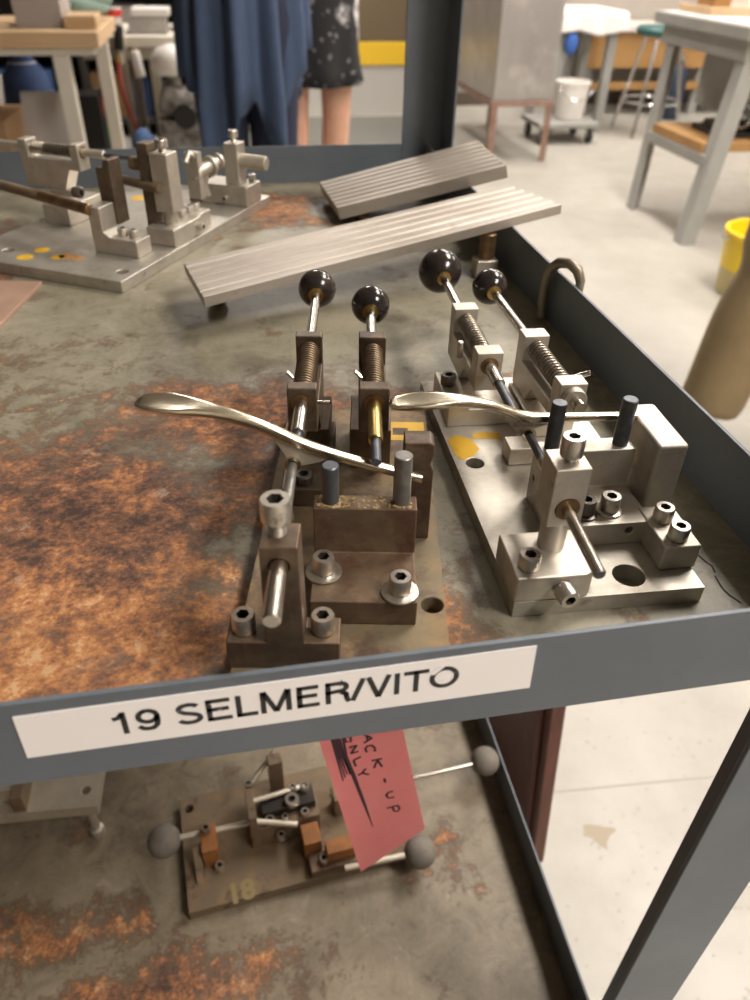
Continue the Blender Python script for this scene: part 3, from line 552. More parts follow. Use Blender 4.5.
# low block with screws
ob, q = bblock('low_block', 203, 226, 24, 22, 9.1, 21, 'steel', .5, .1)
for k in (-6, 4): screw(ob, (q.x+k, q.y+8, 21), 4.2, 6, mat='steel')
# small cup-shaped key held between the clamps
g = MB(); g.tube([mm(148, 18, 44), mm(150, 17, 50), mm(163, 14, 52), mm(178, 12, 54)], [.004, .0055, .005, .004], 14); g.lathe([mm(3, -2), mm(8, -1.5), mm(8.5, 1), mm(6, 2.5), mm(3, 3)], 20, mm(165, 14, 52), (.9, -.2, .1)); g.lathe([mm(3, -2), mm(6.5, -1), mm(6.5, 1), mm(3, 2)], 20, mm(176, 12, 53.6), (.9, -.2, .1)); g.box(.145, .152, .014, .026, .029, .066); g.tube([mm(148, 18, 62), mm(140, 19, 66), mm(136, 20, 60)], .0028, 10); g.tube([mm(160, 16, 50), mm(158, 18, 36), mm(160, 17, 28.5)], .003, 10); g.build('held_key', 'steel', BF, 0, False, 50)
ob, q2 = bblock('key_rest', 205, 200, 18, 14, 9.1, 28, 'dullsteel', .5, .2)
# clamps: bracket seen side-on, plungers running off to the left
q = bl(52, 225, 9); rb = MB(); rb.box(.091, .139, .112, .138, .0091, .0255); rbo = rb.build('clamp_base', 'steel', BF, .001)
m = MB(); m.box(.119, .1355, .128, .15, .0257, .0298); m.box(.119, .1355, .1382, .15, .0091, .0257); m.build('riser_block', 'steel', BF, .0008)
clamp(BF, 127, 61, (114, 122), (166, 175), 30, 7, ('steel', 'alu', 'spring'), (215, 10), spring_r=4.2, front=92, tip=62, rod=3.2, fr=3.3, pin=0, yp=134)
def rodmb(name, p0, h0, p1, h1, r, mat):
    a, b_ = bl(*p0, h0), bl(*p1, h1); g = MB(); g.cyl(mm(*a), mm(*b_), r*.001, seg=16, ch=.0005); return g.build(name, mat, BF)
rodmb('plunger', (-30, 176), 42, (40, 196), 42, 4.0, 'dullsteel'); rodmb('plunger', (34, 194), 42, (90, 210), 42, 4.2, 'bronze')
rodmb('plunger', (104, 174.5), 52, (117, 178), 52, 3.8, 'brass'); rodmb('plunger', (115, 177.5), 52, (160, 189), 52, 3.6, 'dullsteel')
rodmb('plunger', (136, 161), 66, (158, 167), 66, 2.4, 'steel'); screw(BF, tuple(bl(74, 192, 45)), 4.2, 7, axis=(0, -1, 0), mat='screw_dark')

# ------------------------------------------------------------------ lower shelf
LB = thing('drilling_fixture', (-.3045, .168, ZL), R(5.6), 'dull brown jig marked 18 on the lower shelf, behind the pink tag', 'fixture')
_j = wm(LB).inverted()
def ll(px, py, h): return (_j@atZ(px, py, ZL+h*.001))*1000
pl = MB().box(0, .205, 0, .109, .0005, .0125); hq = ll(189, 809, 12); pl.cut(MB().cyl(mm(hq.x, hq.y, -5), mm(hq.x, hq.y, 20), .004, seg=16)); pl.build('base_plate', 'dullsteel', LB, .001)
q = ll(229, 905, 12.5)
text('18', .024, 'faded_yellow', 'painted_number', LB, wm(LB)@Matrix.Translation(mm(q.x, q.y, 12.6))@Matrix.Rotation(R(3), 4, 'Z'), .0009, extr=.0001)
def lblock(name, px, py, lx, ly, h0, h1, mat):
    q = ll(px, py, h0); m = MB().box((q.x-lx*.5)*.001, (q.x+lx*.5)*.001, q.y*.001, (q.y+ly)*.001, h0*.001, h1*.001); return m.build(name, mat, LB, .0008), q
ob, q = lblock('clamp_block', 213, 866, 14, 26, 12.6, 38, 'rustorange'); screw(ob, (q.x-1, q.y+20, 38), 4.4, 6, mat='dullsteel'); screw(ob, (q.x+6, q.y-4, 12.6), 4.4, 7, mat='screw')
m = MB(); m.prism([mm(q.y-14, 12.6), mm(q.y+10, 12.6), mm(q.y+10, 34)], 0, (q.x-15)*.001, (q.x-8)*.001); m.build('gusset', 'dullsteel', LB, .0005)
bp = ll(164, 841, 30); ep = ll(258, 821, 30)
g = MB(); g.ball(mm(*bp), .0148, 28); kb = g.build('ball_knob', 'knob_dusty', LB, 0, False, 60); g = MB(); g.cyl(mm(*(bp+(ep-bp).normalized()*13)), mm(*ep), .0028, seg=14); g.build('plunger', 'alu', kb)
ob, qq = lblock('tower', 257, 848, 7, 30, 12.6, 62, 'dullsteel'); g = MB(); g.cyl(mm(qq.x, qq.y+6, 48), mm(qq.x+38, qq.y-4, 42), .0026, seg=14); g.cyl(mm(qq.x, qq.y+20, 56), mm(qq.x+52, qq.y+26, 52), .0024, seg=14); g.build('cross_rod', 'alu', ob)
ob, q = lblock('dowel_block', 290, 838, 58, 30, 12.6, 40, 'dullsteel')
MT['blackish'] = M('blackened_steel', (.03, .026, .022), .5, .5)
m = MB(); m.box((q.x-22)*.001, (q.x+27)*.001, (q.y+8)*.001, (q.y+26)*.001, .0401, .050); m.build('bridge', 'blackish', ob, .0007)
for dx_, dy_, h, r in ((6, 12, 50, 6.5), (-16, 4, 40, 4.5), (-8, -5, 26, 4), (16, 3, 40, 4), (20, 22, 50, 4.2), (-2, 3, 40, 3.4), (9, 24, 50, 3.5)): screw(ob, (q.x+dx_, q.y+dy_, h), r, 6.5, mat='screw')
ob, q = lblock('clamp_block', 314, 858, 16, 20, 12.6, 38, 'rustorange')
ob, q = lblock('clamp_base', 335, 872, 42, 22, 12.6, 22, 'rust_red'); screw(ob, (q.x-8, q.y+8, 22), 4.2, 6, mat='screw'); m = MB().box((q.x-5)*.001, (q.x+24)*.001, (q.y+5)*.001, (q.y+18)*.001, .022, .036); m.build('clamp_bracket', 'rustorange', ob, .0007)
ob, q = lblock('side_block', 262, 838, 22, 8, 12.6, 30, 'rustorange')
ob, q = lblock('upright_post', 279, 800, 13, 12, 12.6, 72, 'dullsteel'); g = MB(); a = ll(249, 786, 50); b_ = ll(275, 750, 66); g.cyl(mm(*a), mm(*b_), .0025, seg=14); g.build('cross_rod', 'alu', ob); screw(ob, tuple(a), 4.2, 5, mat='screw')
b1_ = ll(420, 852, 26); g = MB(); g.ball(mm(*b1_), .0145, 28); kb = g.build('ball_knob', 'knob_dusty', LB, 0, False, 60); g = MB(); a = ll(345, 868, 26); g.cyl(mm(*(b1_+(a-b1_).normalized()*12)), mm(*a), .0028, seg=14); g.build('plunger', 'alu', kb)
b2_ = ll(485, 761, 32); a = ll(330, 797, 32); g = MB(); g.ball(mm(*b2_), .0142, 28); kb = g.build('ball_knob', 'knob_dusty', LB, 0, False, 60); g = MB(); g.cyl(mm(*(b2_+(a-b2_).normalized()*12)), mm(*a), .0024, seg=14); tag(g.build('plunger', 'steel_bright', kb), 'bright thin plunger rod')
ob, q = lblock('clamp_block', 345, 815, 20, 16, 12.6, 40, 'dullsteel')
# plate on standing feet at the left of the lower shelf
LP = thing('footed_plate', (-.47, .33, ZL), 0, 'pale aluminium plate raised on bolt feet at the left of the lower shelf, bearing blocks', 'fixture')
zp = ZL+.043; m = MB(); cr = atZ(99.5, 814, zp); m.prism([(cr.x, cr.y), (cr.x+.004, cr.y+.13), (-.60, cr.y+.14), (-.60, cr.y+.012)], 2, zp, zp+.0135)
hq = atZ(86, 790, zp+.0135); m.cut(MB().cyl((hq.x, hq.y, zp-.01), (hq.x, hq.y, zp+.03), .004, seg=16)); m.build('base_plate', 'alu', LP, .0008, True)
for x, y in ((cr.x-.010, cr.y+.008), (cr.x-.008, cr.y+.118), (-.585, cr.y+.03), (-.585, cr.y+.12)):
    g = MB(); g.lathe([(.0062, 0), (.0068, .002), (.0062, .009), (.0036, .010), (.0036, .043)], 16, (x, y, ZL)); g.build('foot', 'steel', LP, 0, True)
m = MB(); q = atZ(20, 812, zp+.0136); m.box(q.x-.004, q.x+.006, q.y, q.y+.06, zp+.0136, zp+.034); m.build('side_block', 'dullsteel', LP, .0008, True)
m = MB(); m.box(q.x-.06, q.x-.0045, q.y+.012, q.y+.05, zp+.0136, zp+.03); m.build('clamp_base', 'alu', LP, .0008, True); m = MB(); m.cyl((q.x-.022, q.y+.03, zp+.0301), (q.x-.022, q.y+.03, zp+.036), .009, seg=18, ch=.0006); m.build('cap', 'yellow', LP, 0, True)
# pink tag hanging from the underside of the top shelf
yb = .150
c0, c1, c2, c3_ = [atY(*p, yb) for p in ((318, 738), (403, 730), (425, 829), (361, 872))]
ext = .45; T0 = c0+(c0-c3_)*ext; T1 = c1+(c1-c2)*ext
tg = thing('paper_tag', ((T0+T1)/2), 0, 'pink paper tag with handwritten BACK-UP ONLY hanging below the top shelf', 'tag')
m = MB(); top2 = (T0+T1)/2; cc = [(T0.x*.75+T1.x*.25, T0.z*.75+T1.z*.25+.012), (T0.x*.25+T1.x*.75, T0.z*.25+T1.z*.75+.012)]
m.prism([(c3_.x, c3_.z), (c2.x, c2.z), (T1.x, T1.z), cc[1], cc[0], (T0.x, T0.z)], 1, yb, yb+.0004); m.build('card', 'pinkcard', tg, 0, True)
g = MB(); hx, hz = (cc[0][0]+cc[1][0])/2, (cc[0][1]+cc[1][1])/2; g.tube([(hx, yb-.0006, hz-.006), (hx+.001, yb-.001, hz+.01), (hx+.004, yb, hz+.03), (hx+.003, yb, -.0385)], .0006, 6); g.tube([(hx, yb+.001, hz-.006), (hx+.002, yb+.001, hz+.01), (hx+.0045, yb+.0005, hz+.03)], .0006, 6); g.build('string', 'string', tg, 0, True)
def tp(x, y): return (310+x/4.41, 720+y/4.41)
def stroke(pts, w):
    g = MB(); P = [atY(*tp(x, y), yb-.0002) for x, y in pts]; rs = []
    for k, p in enumerate(P):
        t = (P[min(k+1, len(P)-1)]-P[max(k-1, 0)]); t.y = 0; t.normalize(); n = V3((-t.z, 0, t.x)); ww = (w[k] if isinstance(w, list) else w)*.5
        rs.append([p+n*ww, p-n*ww])
    for k in range(len(rs)-1): g._new([rs[k][0]+V3((0, -.0001, 0)), rs[k][1]+V3((0, -.0001, 0)), rs[k+1][1]+V3((0, -.0001, 0)), rs[k+1][0]+V3((0, -.0001, 0)), rs[k][0], rs[k][1], rs[k+1][1], rs[k+1][0]], [(0, 1, 2, 3), (7, 6, 5, 4), (0, 4, 5, 1), (2, 6, 7, 3), (1, 5, 6, 2), (0, 3, 7, 4)])
    return g
W = .0016
S = [[(236, 30), (272, 22)], [(236, 30), (240, 46), (252, 46), (254, 28), (258, 46), (270, 42), (272, 22)],
     [(230, 58), (272, 80)], [(272, 80), (238, 102)], [(250, 68), (254, 92)], [(250, 142), (244, 126), (254, 114), (272, 112), (286, 122), (286, 138)],
     [(272, 180), (318, 170)], [(298, 176), (282, 212)], [(298, 178), (318, 206)], [(328, 258), (332, 276)], [(366, 314), (344, 320), (336, 332), (346, 344), (372, 340)],
     [(338, 390), (386, 376)], [(386, 376), (395, 390), (386, 404), (370, 400), (364, 384)],
     [(160, 66), (180, 74), (180, 96), (160, 98), (152, 80), (160, 66)], [(172, 122), (206, 112)], [(206, 112), (180, 148)], [(180, 148), (214, 138)], [(192, 178), (224, 162)], [(192, 178), (202, 204)], [(212, 244), (230, 234)], [(230, 234), (246, 214)], [(230, 234), (260, 240)]]
mk = MB()
for s_ in S: mk.merge(stroke(s_, W))
mk.merge(stroke([(140, 50), (160, 160), (190, 240), (240, 370), (278, 472)], [.0018, .002, .0030, .0022, .0004])); mk.merge(stroke([(126, 60), (150, 160), (178, 240)], [.0012, .0015, .0014]))
for o_ in range(4): mk.merge(stroke([(92+o_*9, 74), (116+o_*9, 160), (146+o_*9, 268-o_*14)], [.0015, .0014, .0009]))
mk.build('handwriting', 'marker', tg, 0, True)
# mahogany board standing on the floor beside the cart
t = thing('wooden_board', (.128, .42, ZF), 0, 'dark red-brown wooden board standing on the floor close beside the cart', 'board')
m = MB(); m.hexa([(.122, .336, ZF), (.140, .336, ZF), (.140, .62, ZF), (.122, .62, ZF), (.090, .336, -.50), (.108, .336, -.50), (.108, .62, -.50), (.090, .62, -.50)]); m.build('board', 'mahogany', t, .002, True)
m = MB(); m.hexa([(.1135, .352, ZF+.02), (.1195, .352, ZF+.02), (.1195, .60, ZF+.02), (.1135, .60, ZF+.02), (.0825, .352, -.505), (.0895, .352, -.505), (.0895, .60, -.505), (.0825, .60, -.505)]); m.build('board_panel', 'mahogany', t, .001, True)
# ------------------------------------------------------------------ the room
MT['floor'] = M('sealed_concrete', (.40, .382, .34), .38, 0, (.34, .322, .28), 5, .38, .68, (.36, .33, .26), 9, .66, .74, .05, 60, rvar=.15)
MT['wall'] = wall_mat()
MT['ceil'] = M('ceiling_tile', (.40, .385, .36), .9); MT['frontwall'] = M('cream_wall', (.5, .46, .4), .85)
MT['darkwall'] = M('dark_wall', (.085, .075, .065), .85)
def struct(name, m, mats, bev=0): return tag(m.build(name, mats, None, bev), kind='structure')
X0, X1, Y0, Y1, ZC = -3.2, 4.6, -2.6, 6.15, 2.05
struct('floor', MB().box(X0, X1, Y0, Y1, ZF-.05, ZF), 'floor'); struct('ceiling', MB().box(X0, X1, Y0, Y1, ZC, ZC+.05), 'ceil')
struct('wall_back', MB().box(X0, X1, Y1, Y1+.05, ZF, ZC), 'wall'); struct('wall_left', MB().box(X0-.05, X0, Y0, Y1, ZF, ZC), 'darkwall')
struct('wall_right', MB().box(X1, X1+.05, Y0, Y1, ZF, ZC), 'wall'); struct('wall_front', MB().box(X0, X1, Y0-.05, Y0, ZF, ZC), 'frontwall')
MT['skirt'] = M('dark_baseboard', (.10, .075, .055), .6); struct('baseboard_back', MB().box(1.15, X1, Y1-.015, Y1, ZF, ZF+.09), 'skirt')
MT['seam'] = M('floor_joint', (.33, .31, .26), .7)
a, b_ = atZ(563, 791, ZF), atZ(750, 773, ZF); dd = (b_-a).normalized(); n_ = V3((-dd.y, dd.x, 0))*.0015; m = MB(); p0, p1 = a-dd*2, b_+dd*2.5
m.prism([((p0+n_).x, (p0+n_).y), ((p1+n_).x, (p1+n_).y), ((p1-n_).x, (p1-n_).y), ((p0-n_).x, (p0-n_).y)], 2, ZF, ZF+.0004); struct('trim_1', m, 'seam')
MT['stain'] = M('brown_floor_stain', (.30, .25, .17), .5); q = atZ(598, 835, ZF)
m = MB(); m.prism([(q.x+.020*(1+.35*sin(3*t_+1)+.2*sin(7*t_))*cos(t_), q.y+.017*(1+.3*sin(4*t_)+.2*sin(5*t_+2))*sin(t_)) for t_ in [2*PI*k/40 for k in range(40)]], 2, ZF, ZF+.0003); tag(m.build('floor_stain', 'stain'), 'irregular brown stain on the pale concrete floor beside the cart post', 'stain')
m = MB(); rnd = random.Random(8)
for k in range(90):
    px, py = rnd.uniform(560, 750), rnd.uniform(700, 1000); q = atZ(px, py, ZF); s_ = rnd.uniform(.001, .0035); n = 7
    m.prism([(q.x+s_*rnd.uniform(.5, 1.2)*cos(2*PI*i/n), q.y+s_*rnd.uniform(.4, 1)*sin(2*PI*i/n)) for i in range(n)], 2, ZF, ZF+.0003)
tag(m.build('floor_specks', 'seam'), 'scattered dark specks and scuffs on the concrete floor beside the cart', 'specks', kind='stuff')
# lights: recessed troffers
MT['lens'] = newmat('lit_diffuser')[0]; b = MT['lens'].node_tree.nodes['Principled BSDF']; b.inputs['Emission Color'].default_value = (1, .92, .85, 1); b.inputs['Emission Strength'].default_value = LENS
MT['white'] = M('white_enamel', (.75, .73, .70), .4)
def troffer(x, y, e, rz=0):
    t = thing('ceiling_light', (x, y, ZC), rz, 'recessed fluorescent ceiling light', 'ceiling light', 'ceiling lights')
    m = MB(); m.box(-.31, .31, -.61, -.57, -.03, 0); m.box(-.31, .31, .57, .61, -.03, 0); m.box(-.31, -.27, -.57, .57, -.03, 0); m.box(.27, .31, -.57, .57, -.03, 0); m.build('frame', 'white', t)
    MB().box(-.27, .27, -.57, .57, -.012, -.004).build('diffuser', 'lens', t)
    l = bpy.data.lights.new('tube_light', 'AREA'); l.shape = 'RECTANGLE'; l.size = .54; l.size_y = 1.14; l.energy = e; l.color = (1, .92, .85)
    o = bpy.data.objects.new('tube_light', l); COL.objects.link(o); o.parent = t; o.location = (0, 0, -.015)
for x, y, e in LAMPS: troffer(x, y, e)

# ------------------------------------------------------------------ right side of the room
MT['benchgrey'] = M('grey_bench_enamel', (.30, .30, .28), .45, 0, (.35, .345, .32), 8, .4, .7, (.18, .17, .15), 20, .66, .74)
MT['benchtop'] = M('pale_bench_top', (.62, .56, .52), .5)
MT['wood'] = M('pale_wood', (.58, .42, .26), .5, 0, (.48, .33, .19), 6, .4, .7, stretch=(1, 6, 6))
MT['orangewood'] = M('orange_brown_plywood', (.42, .235, .085), .5, 0, (.34, .18, .06), 5, .4, .7)
MT['black'] = M('black_metal', (.02, .02, .02), .35, .3); MT['chrome'] = M('chrome', (.6, .6, .6), .15, 1)
MT['teal'] = M('dark_teal_vinyl', (.02, .10, .095), .45); MT['terry'] = M('white_cloth', (.78, .74, .72), .95, 0, (.70, .66, .63), 40, .4, .7, bump=.4, bscale=90)
MT['greymetal'] = M('brushed_grey_metal', (.44, .42, .40), .38, .5, (.36, .34, .325), 6, .4, .7, (.52, .48, .44), 4, .5, .7, stretch=(1, 1, .25))
MT['rustyleg'] = M('rusty_angle_leg', (.26, .155, .115), .7, .2, (.36, .25, .20), 12, .4, .7)
MT['plastic'] = M('white_plastic', (.75, .72, .68), .4); MT['bluecloth'] = M('blue_rag', (.04, .12, .42), .8); MT['brightyellow'] = M('yellow_plastic', (.80, .56, .01), .4); MT['paleyellow'] = M('cream_plastic', (.52, .43, .20), .5)
bn = thing('workbench', (1.95, 3.2, ZF), 0, 'grey steel workbench with splayed square legs at the upper right', 'workbench')
tz = ZF+.80
m = MB(); m.box(1.775, 3.1, 2.86, 3.62, tz-.045, tz); m.build('bench_top', ['benchgrey'], bn, .004, True); m = MB(); m.box(1.79, 3.09, 2.875, 3.6, tz, tz+.003); m.build('top_sheet', 'benchtop', bn, 0, True)
m = MB(); m.box(1.81, 3.05, 2.90, 3.58, tz-.12, tz-.0455); m.build('apron', 'benchgrey', bn, .003, True)
def leg(x, y, x2, y2):
    # folded angle-steel leg, open towards the inside of the bench
    m = MB(); w = .034; t = .006; sx = 1 if x < 2.4 else -1; sy = 1 if y < 3.2 else -1
    L = [(-w, -w), (w, -w), (w, -w+t), (-w+t, -w+t), (-w+t, w), (-w, w)]; r0 = [V3((x2+a*sx, y2+b*sy, ZF)) for a, b in L]; r1 = [V3((x+a*sx, y+b*sy, tz-.05)) for a, b in L]; m.rings([r0, r1]); m.build('leg', 'benchgrey', bn, .0015, True)
leg(1.865, 2.945, 1.725, 2.85); leg(1.865, 3.52, 1.745, 3.36); leg(3.0, 2.945, 3.1, 2.85); leg(3.0, 3.52, 3.1, 3.36)
for x in (1.74, 3.05): MB().box(x, x+.045, 2.90, 3.40, ZF+.30, ZF+.345).build('side_rail', 'benchgrey', bn, .002, True)
m = MB(); m.box(2.0, 2.75, 2.95, 3.5, ZF+.44, tz-.12); m.build('drawer_box', 'benchgrey', bn, .004, True)
m = MB(); m.box(1.742, 3.07, 2.93, 3.36, ZF+.346, ZF+.385); bs = m.build('wooden_plank', 'orangewood', None, .003); tag(bs, 'orange-brown wooden plank laid across the lower rails of the grey workbench', 'plank')
sm = thing('bench_machine', (2.1, 3.1, ZF+.385), 0, 'black and chrome machine standing on the orange plank under the grey workbench', 'machine')
zb = ZF+.385; m = MB(); m.box(1.86, 2.4, 3.0, 3.24, zb+.0005, zb+.022); m.build('bed', 'black', sm, .004, True)
m = MB(); m.prism([(3.05, zb+.02), (3.2, zb+.02), (3.18, zb+.05), (3.17, zb+.050), (3.08, zb+.050)], 0, 1.88, 2.0); m.cyl((1.9, 3.12, zb+.035), (2.34, 3.12, zb+.035), .022, seg=16); m.build('headstock', 'black', sm, .003, True)
for x, y, r_, mt in ((1.95, 3.02, .042, 'chrome'), (2.08, 3.05, .03, 'black'), (2.16, 3.0, .036, 'chrome'), (2.28, 3.04, .03, 'chrome')):
    m = MB(); m.tube([(x+r_*cos(2*PI*k/20), y-.01, zb+.045+r_*.9+r_*sin(2*PI*k/20)) for k in range(20)], .007, 8, close=True); m.cyl((x, y-.015, zb+.045+r_*.9), (x, 3.12, zb+.04+r_*.9), .011, seg=14); m.box(x-r_, x+r_, y-.013, y-.007, zb+.043+r_*.9, zb+.047+r_*.9); m.build('hand_wheel', mt, sm, 0, True)
m = MB(); m.tube([(1.87, 3.0, zb+.02), (1.86, 2.98, zb+.05), (1.875, 2.99, zb+.054)], .012, 10); m.build('lever', 'black', sm, 0, True)
# things on the bench top
tr = thing('wooden_tray', (2.5, 3.42, tz+.003), 0, 'shallow wooden tray holding papers on the grey workbench', 'tray')
m = MB(); m.box(1.86, 3.05, 3.30, 3.58, tz+.0035, tz+.012); m.box(1.86, 3.05, 3.30, 3.312, tz+.012, tz+.034); m.box(1.86, 1.872, 3.312, 3.58, tz+.012, tz+.034); m.build('tray_body', 'wood', tr, .002, True)
for x0, x1, h, mt, lb_ in ((2.06, 2.22, .08, 'plastic', 'white paper carton in the wooden tray on the grey workbench'), (1.9, 1.98, .06, 'orangewood', 'brown book standing at the left end of the tray on the grey workbench')):
    t = thing('carton', ((x0+x1)/2, 3.42, tz+.012), 0, lb_, 'box'); m = MB(); m.box(x0, x1, 3.36, 3.5, tz+.0122, tz+.012+h); m.build('carton_body', mt, t, .002, True); m = MB(); m.box(x0-.001, x1+.001, 3.359, 3.42, tz+.012+h*.72, tz+.0125+h); m.build('flap', mt, t, .001, True)
t = thing('parts_lump', (2.34, 3.42, tz+.012), 0, 'small dark machine part in the tray beside the white carton', 'machine part'); m = MB(); m.cyl((2.28, 3.42, tz+.05), (2.4, 3.42, tz+.05), .037, seg=18, ch=.003); m.box(2.30, 2.38, 3.38, 3.46, tz+.0122, tz+.03); m.build('housing', 'black', t, .003, True)
# grey cabinet on rusty legs
cb = thing('metal_cabinet', (1.45, 4.86, ZF), 0, 'tall brushed grey metal cabinet on rust-coloured angle legs near the corner post', 'cabinet')
zb = -.552; m = MB(); m.box(1.285, 1.635, 4.34, 5.38, zb, .75); m.build('cabinet_body', 'greymetal', cb, .006, True)
m = MB(); m.box(1.275, 1.645, 4.33, 4.37, zb-.028, zb); m.box(1.275, 1.645, 5.35, 5.39, zb-.028, zb); m.box(1.275, 1.315, 4.37, 5.35, zb-.028, zb); m.box(1.605, 1.645, 4.37, 5.35, zb-.028, zb); m.build('base_frame', 'rustyleg', cb, .002, True)
for x, sx in ((1.28, 1), (1.64, -1)):
    for y, sy in ((4.335, 1), (5.385, -1)):
        m = MB(); w = .038; poly = [(x, y), (x+sx*w, y), (x+sx*w, y+sy*.006), (x+sx*.006, y+sy*.006), (x+sx*.006, y+sy*w), (x, y+sy*w)]; m.prism(poly, 2, ZF, zb-.0285); m.build('leg', 'rustyleg', cb, 0, True)
# small table with a white towel, dolly with bucket
tb = thing('side_table', (2.2, 5.35, ZF), 0, 'small grey table with slanting legs under a white towel behind the cabinet', 'table')
zt = ZF+.68; m = MB(); m.box(1.93, 2.36, 5.12, 5.6, zt-.03, zt); m.build('table_top', 'benchgrey', tb, .003, True)
for x, y in ((1.97, 5.16), (2.32, 5.16), (1.97, 5.56), (2.32, 5.56)):
    m = MB(); m.hexa([(x-.028, y-.028, ZF), (x+.028, y-.028, ZF), (x+.028, y+.028, ZF), (x-.028, y+.028, ZF), (x-.028, y-.028, zt-.031), (x+.028, y-.028, zt-.031), (x+.028, y+.028, zt-.031), (x-.028, y+.028, zt-.031)]); m.build('leg', 'benchgrey', tb, .003, True)
def drape(x0, x1, y0, y1, z, drop, n=28, amp=.012, sd=1):
    rn = random.Random(sd); rs = []
    cx, cy = (x0+x1)/2, (y0+y1)/2; N = 64
    def per(a, k, dz):
        c, s = cos(a), sin(a); q = 1/max(abs(c), abs(s)); fx = c*q*(x1-x0)/2; fy = s*q*(y1-y0)/2
        f = 1+(.02+amp*sin(9*a+sd)+amp*.6*sin(17*a))*k*3
        return V3((cx+fx*f, cy+fy*f, z-dz*(1+.12*sin(5*a+sd))))
    prof = [(.0, -.004, 0), (.6, -.006, 0), (.97, -.006, 0)]
    for s, dz, k in prof: rs.append([V3((cx+(p.x-cx)*s, cy+(p.y-cy)*s, z-dz)) for p in [per(2*PI*i/N, 0, 0) for i in range(N)]])
    for j in range(1, 9): rs.append([per(2*PI*i/N, j/8, drop*j/8)+V3((0, 0, .004)) for i in range(N)])
    m = MB(); m.rings(rs, True, False); return m
tw = drape(1.915, 2.375, 5.105, 5.615, zt+.002, .11, sd=2).build('towel', 'terry', None, 0, False, 80); s_ = tw.modifiers.new('t', 'SOLIDIFY'); s_.thickness = .008; s_.offset = 1; tag(tw, 'white towel draped over the small grey table behind the cabinet', 'towel')
rg = MB(); rg.ball((2.02, 5.10, zt-.16), .055, 16, (.8, .5, 1.2)); rg = rg.build('blue_rag', 'bluecloth', None, 0, False, 80); tag(rg, 'blue rag bundle hanging under the white towel', 'rag')
dl = thing('dolly', (1.96, 4.95, ZF), 0, 'low grey wheeled dolly carrying a white bucket beside the cabinet', 'dolly')
m = MB(); m.box(1.74, 2.14, 4.74, 5.08, ZF+.095, ZF+.125); m.build('deck', 'benchgrey', dl, .004, True)
for x in (1.78, 2.10):
    for y in (4.78, 5.04):
        m = MB(); m.cyl((x-.012, y, ZF+.04), (x+.012, y, ZF+.04), .04, seg=18, ch=.003); w_ = m.build('wheel', 'black', dl, 0, True); m = MB(); m.box(x-.018, x-.014, y-.012, y+.012, ZF+.035, ZF+.095); m.box(x+.014, x+.018, y-.012, y+.012, ZF+.035, ZF+.095); m.build('fork', 'benchgrey', w_, 0, True)
bk = thing('bucket', (1.99, 4.90, ZF+.125), 0, 'white plastic bucket standing on the low grey dolly', 'bucket')
m = MB(); m.lathe([(.082, .0005), (.086, .004), (.105, .20), (.111, .20), (.111, .215), (.102, .215), (.100, .20), (.082, .008)], 32); m.build('bucket_body', 'plastic', bk); m = MB(); m.tube([(.108*cos(PI*k/16), -.108*sin(PI*k/16)*.5-.06, .19-.07*sin(PI*k/16)) for k in range(17)], .003, 8); m.build('handle', 'chrome', bk)
# bench of orange plywood along the back wall, stool in front
ob_ = thing('wall_bench', (3.2, 5.9, ZF), 0, 'long bench with orange-brown plywood front along the back wall', 'bench')
m = MB(); m.box(2.35, 4.3, 5.62, 6.13, -.335, -.30); m.build('bench_top', 'benchtop', ob_, .003, True); m = MB(); m.box(2.38, 4.28, 5.66, 5.68, -.56, -.336); m.build('plywood_front', 'orangewood', ob_, .002, True)
m = MB(); m.box(2.38, 4.28, 5.66, 5.72, -.70, -.655); m.build('lower_rail', 'orangewood', ob_, .002, True)
for x in (2.40, 3.3, 4.22): m = MB(); m.box(x, x+.06, 5.685, 5.74, ZF, -.336); m.build('leg', 'benchgrey', ob_, .002, True); m = MB(); m.box(x, x+.06, 6.05, 6.1, ZF, -.336); m.build('leg', 'benchgrey', ob_, .002, True)
m = MB(); m.box(2.75, 2.88, 5.76, 6.0, ZF, -.45); bx = thing('gas_bottle', (2.9, 5.9, ZF), 0, 'dark blue-black canister standing under the plywood bench', 'canister'); m = MB(); m.lathe([(.07, 0), (.075, .01), (.075, .3), (.05, .34), (.025, .35), (.025, .38)], 20, (3.05, 5.62-.1, ZF)); MT['navyblk'] = M('navy_enamel', (.02, .03, .05), .4); m.build('canister_body', 'navyblk', bx, 0, True); m = MB(); m.lathe([(.03, .38), (.03, .41), (.012, .415)], 16, (3.05, 5.52, ZF)); m.build('cap', 'chrome', bx, 0, True)
st = thing('stool', (2.62, 5.05, ZF), 0, 'chrome-legged stool with a dark teal padded seat near the back wall', 'stool')
zs = .62; m = MB(); m.lathe([(.15, zs-.05), (.172, zs-.04), (.178, zs-.015), (.165, zs), (.05, zs+.008)], 28, (0, 0, 0)); m.build('seat', 'teal', st)
for k in range(4): a = PI/4+PI/2*k; m = MB(); m.tube([(.11*cos(a), .11*sin(a), zs-.05), (.23*cos(a), .23*sin(a), 0)], .011, 10); m.build('leg', 'chrome', st)
m = MB(); m.tube([(.19*cos(2*PI*k/28), .19*sin(2*PI*k/28), .2) for k in range(28)], .008, 8, close=True); m.build('foot_ring', 'chrome', st)
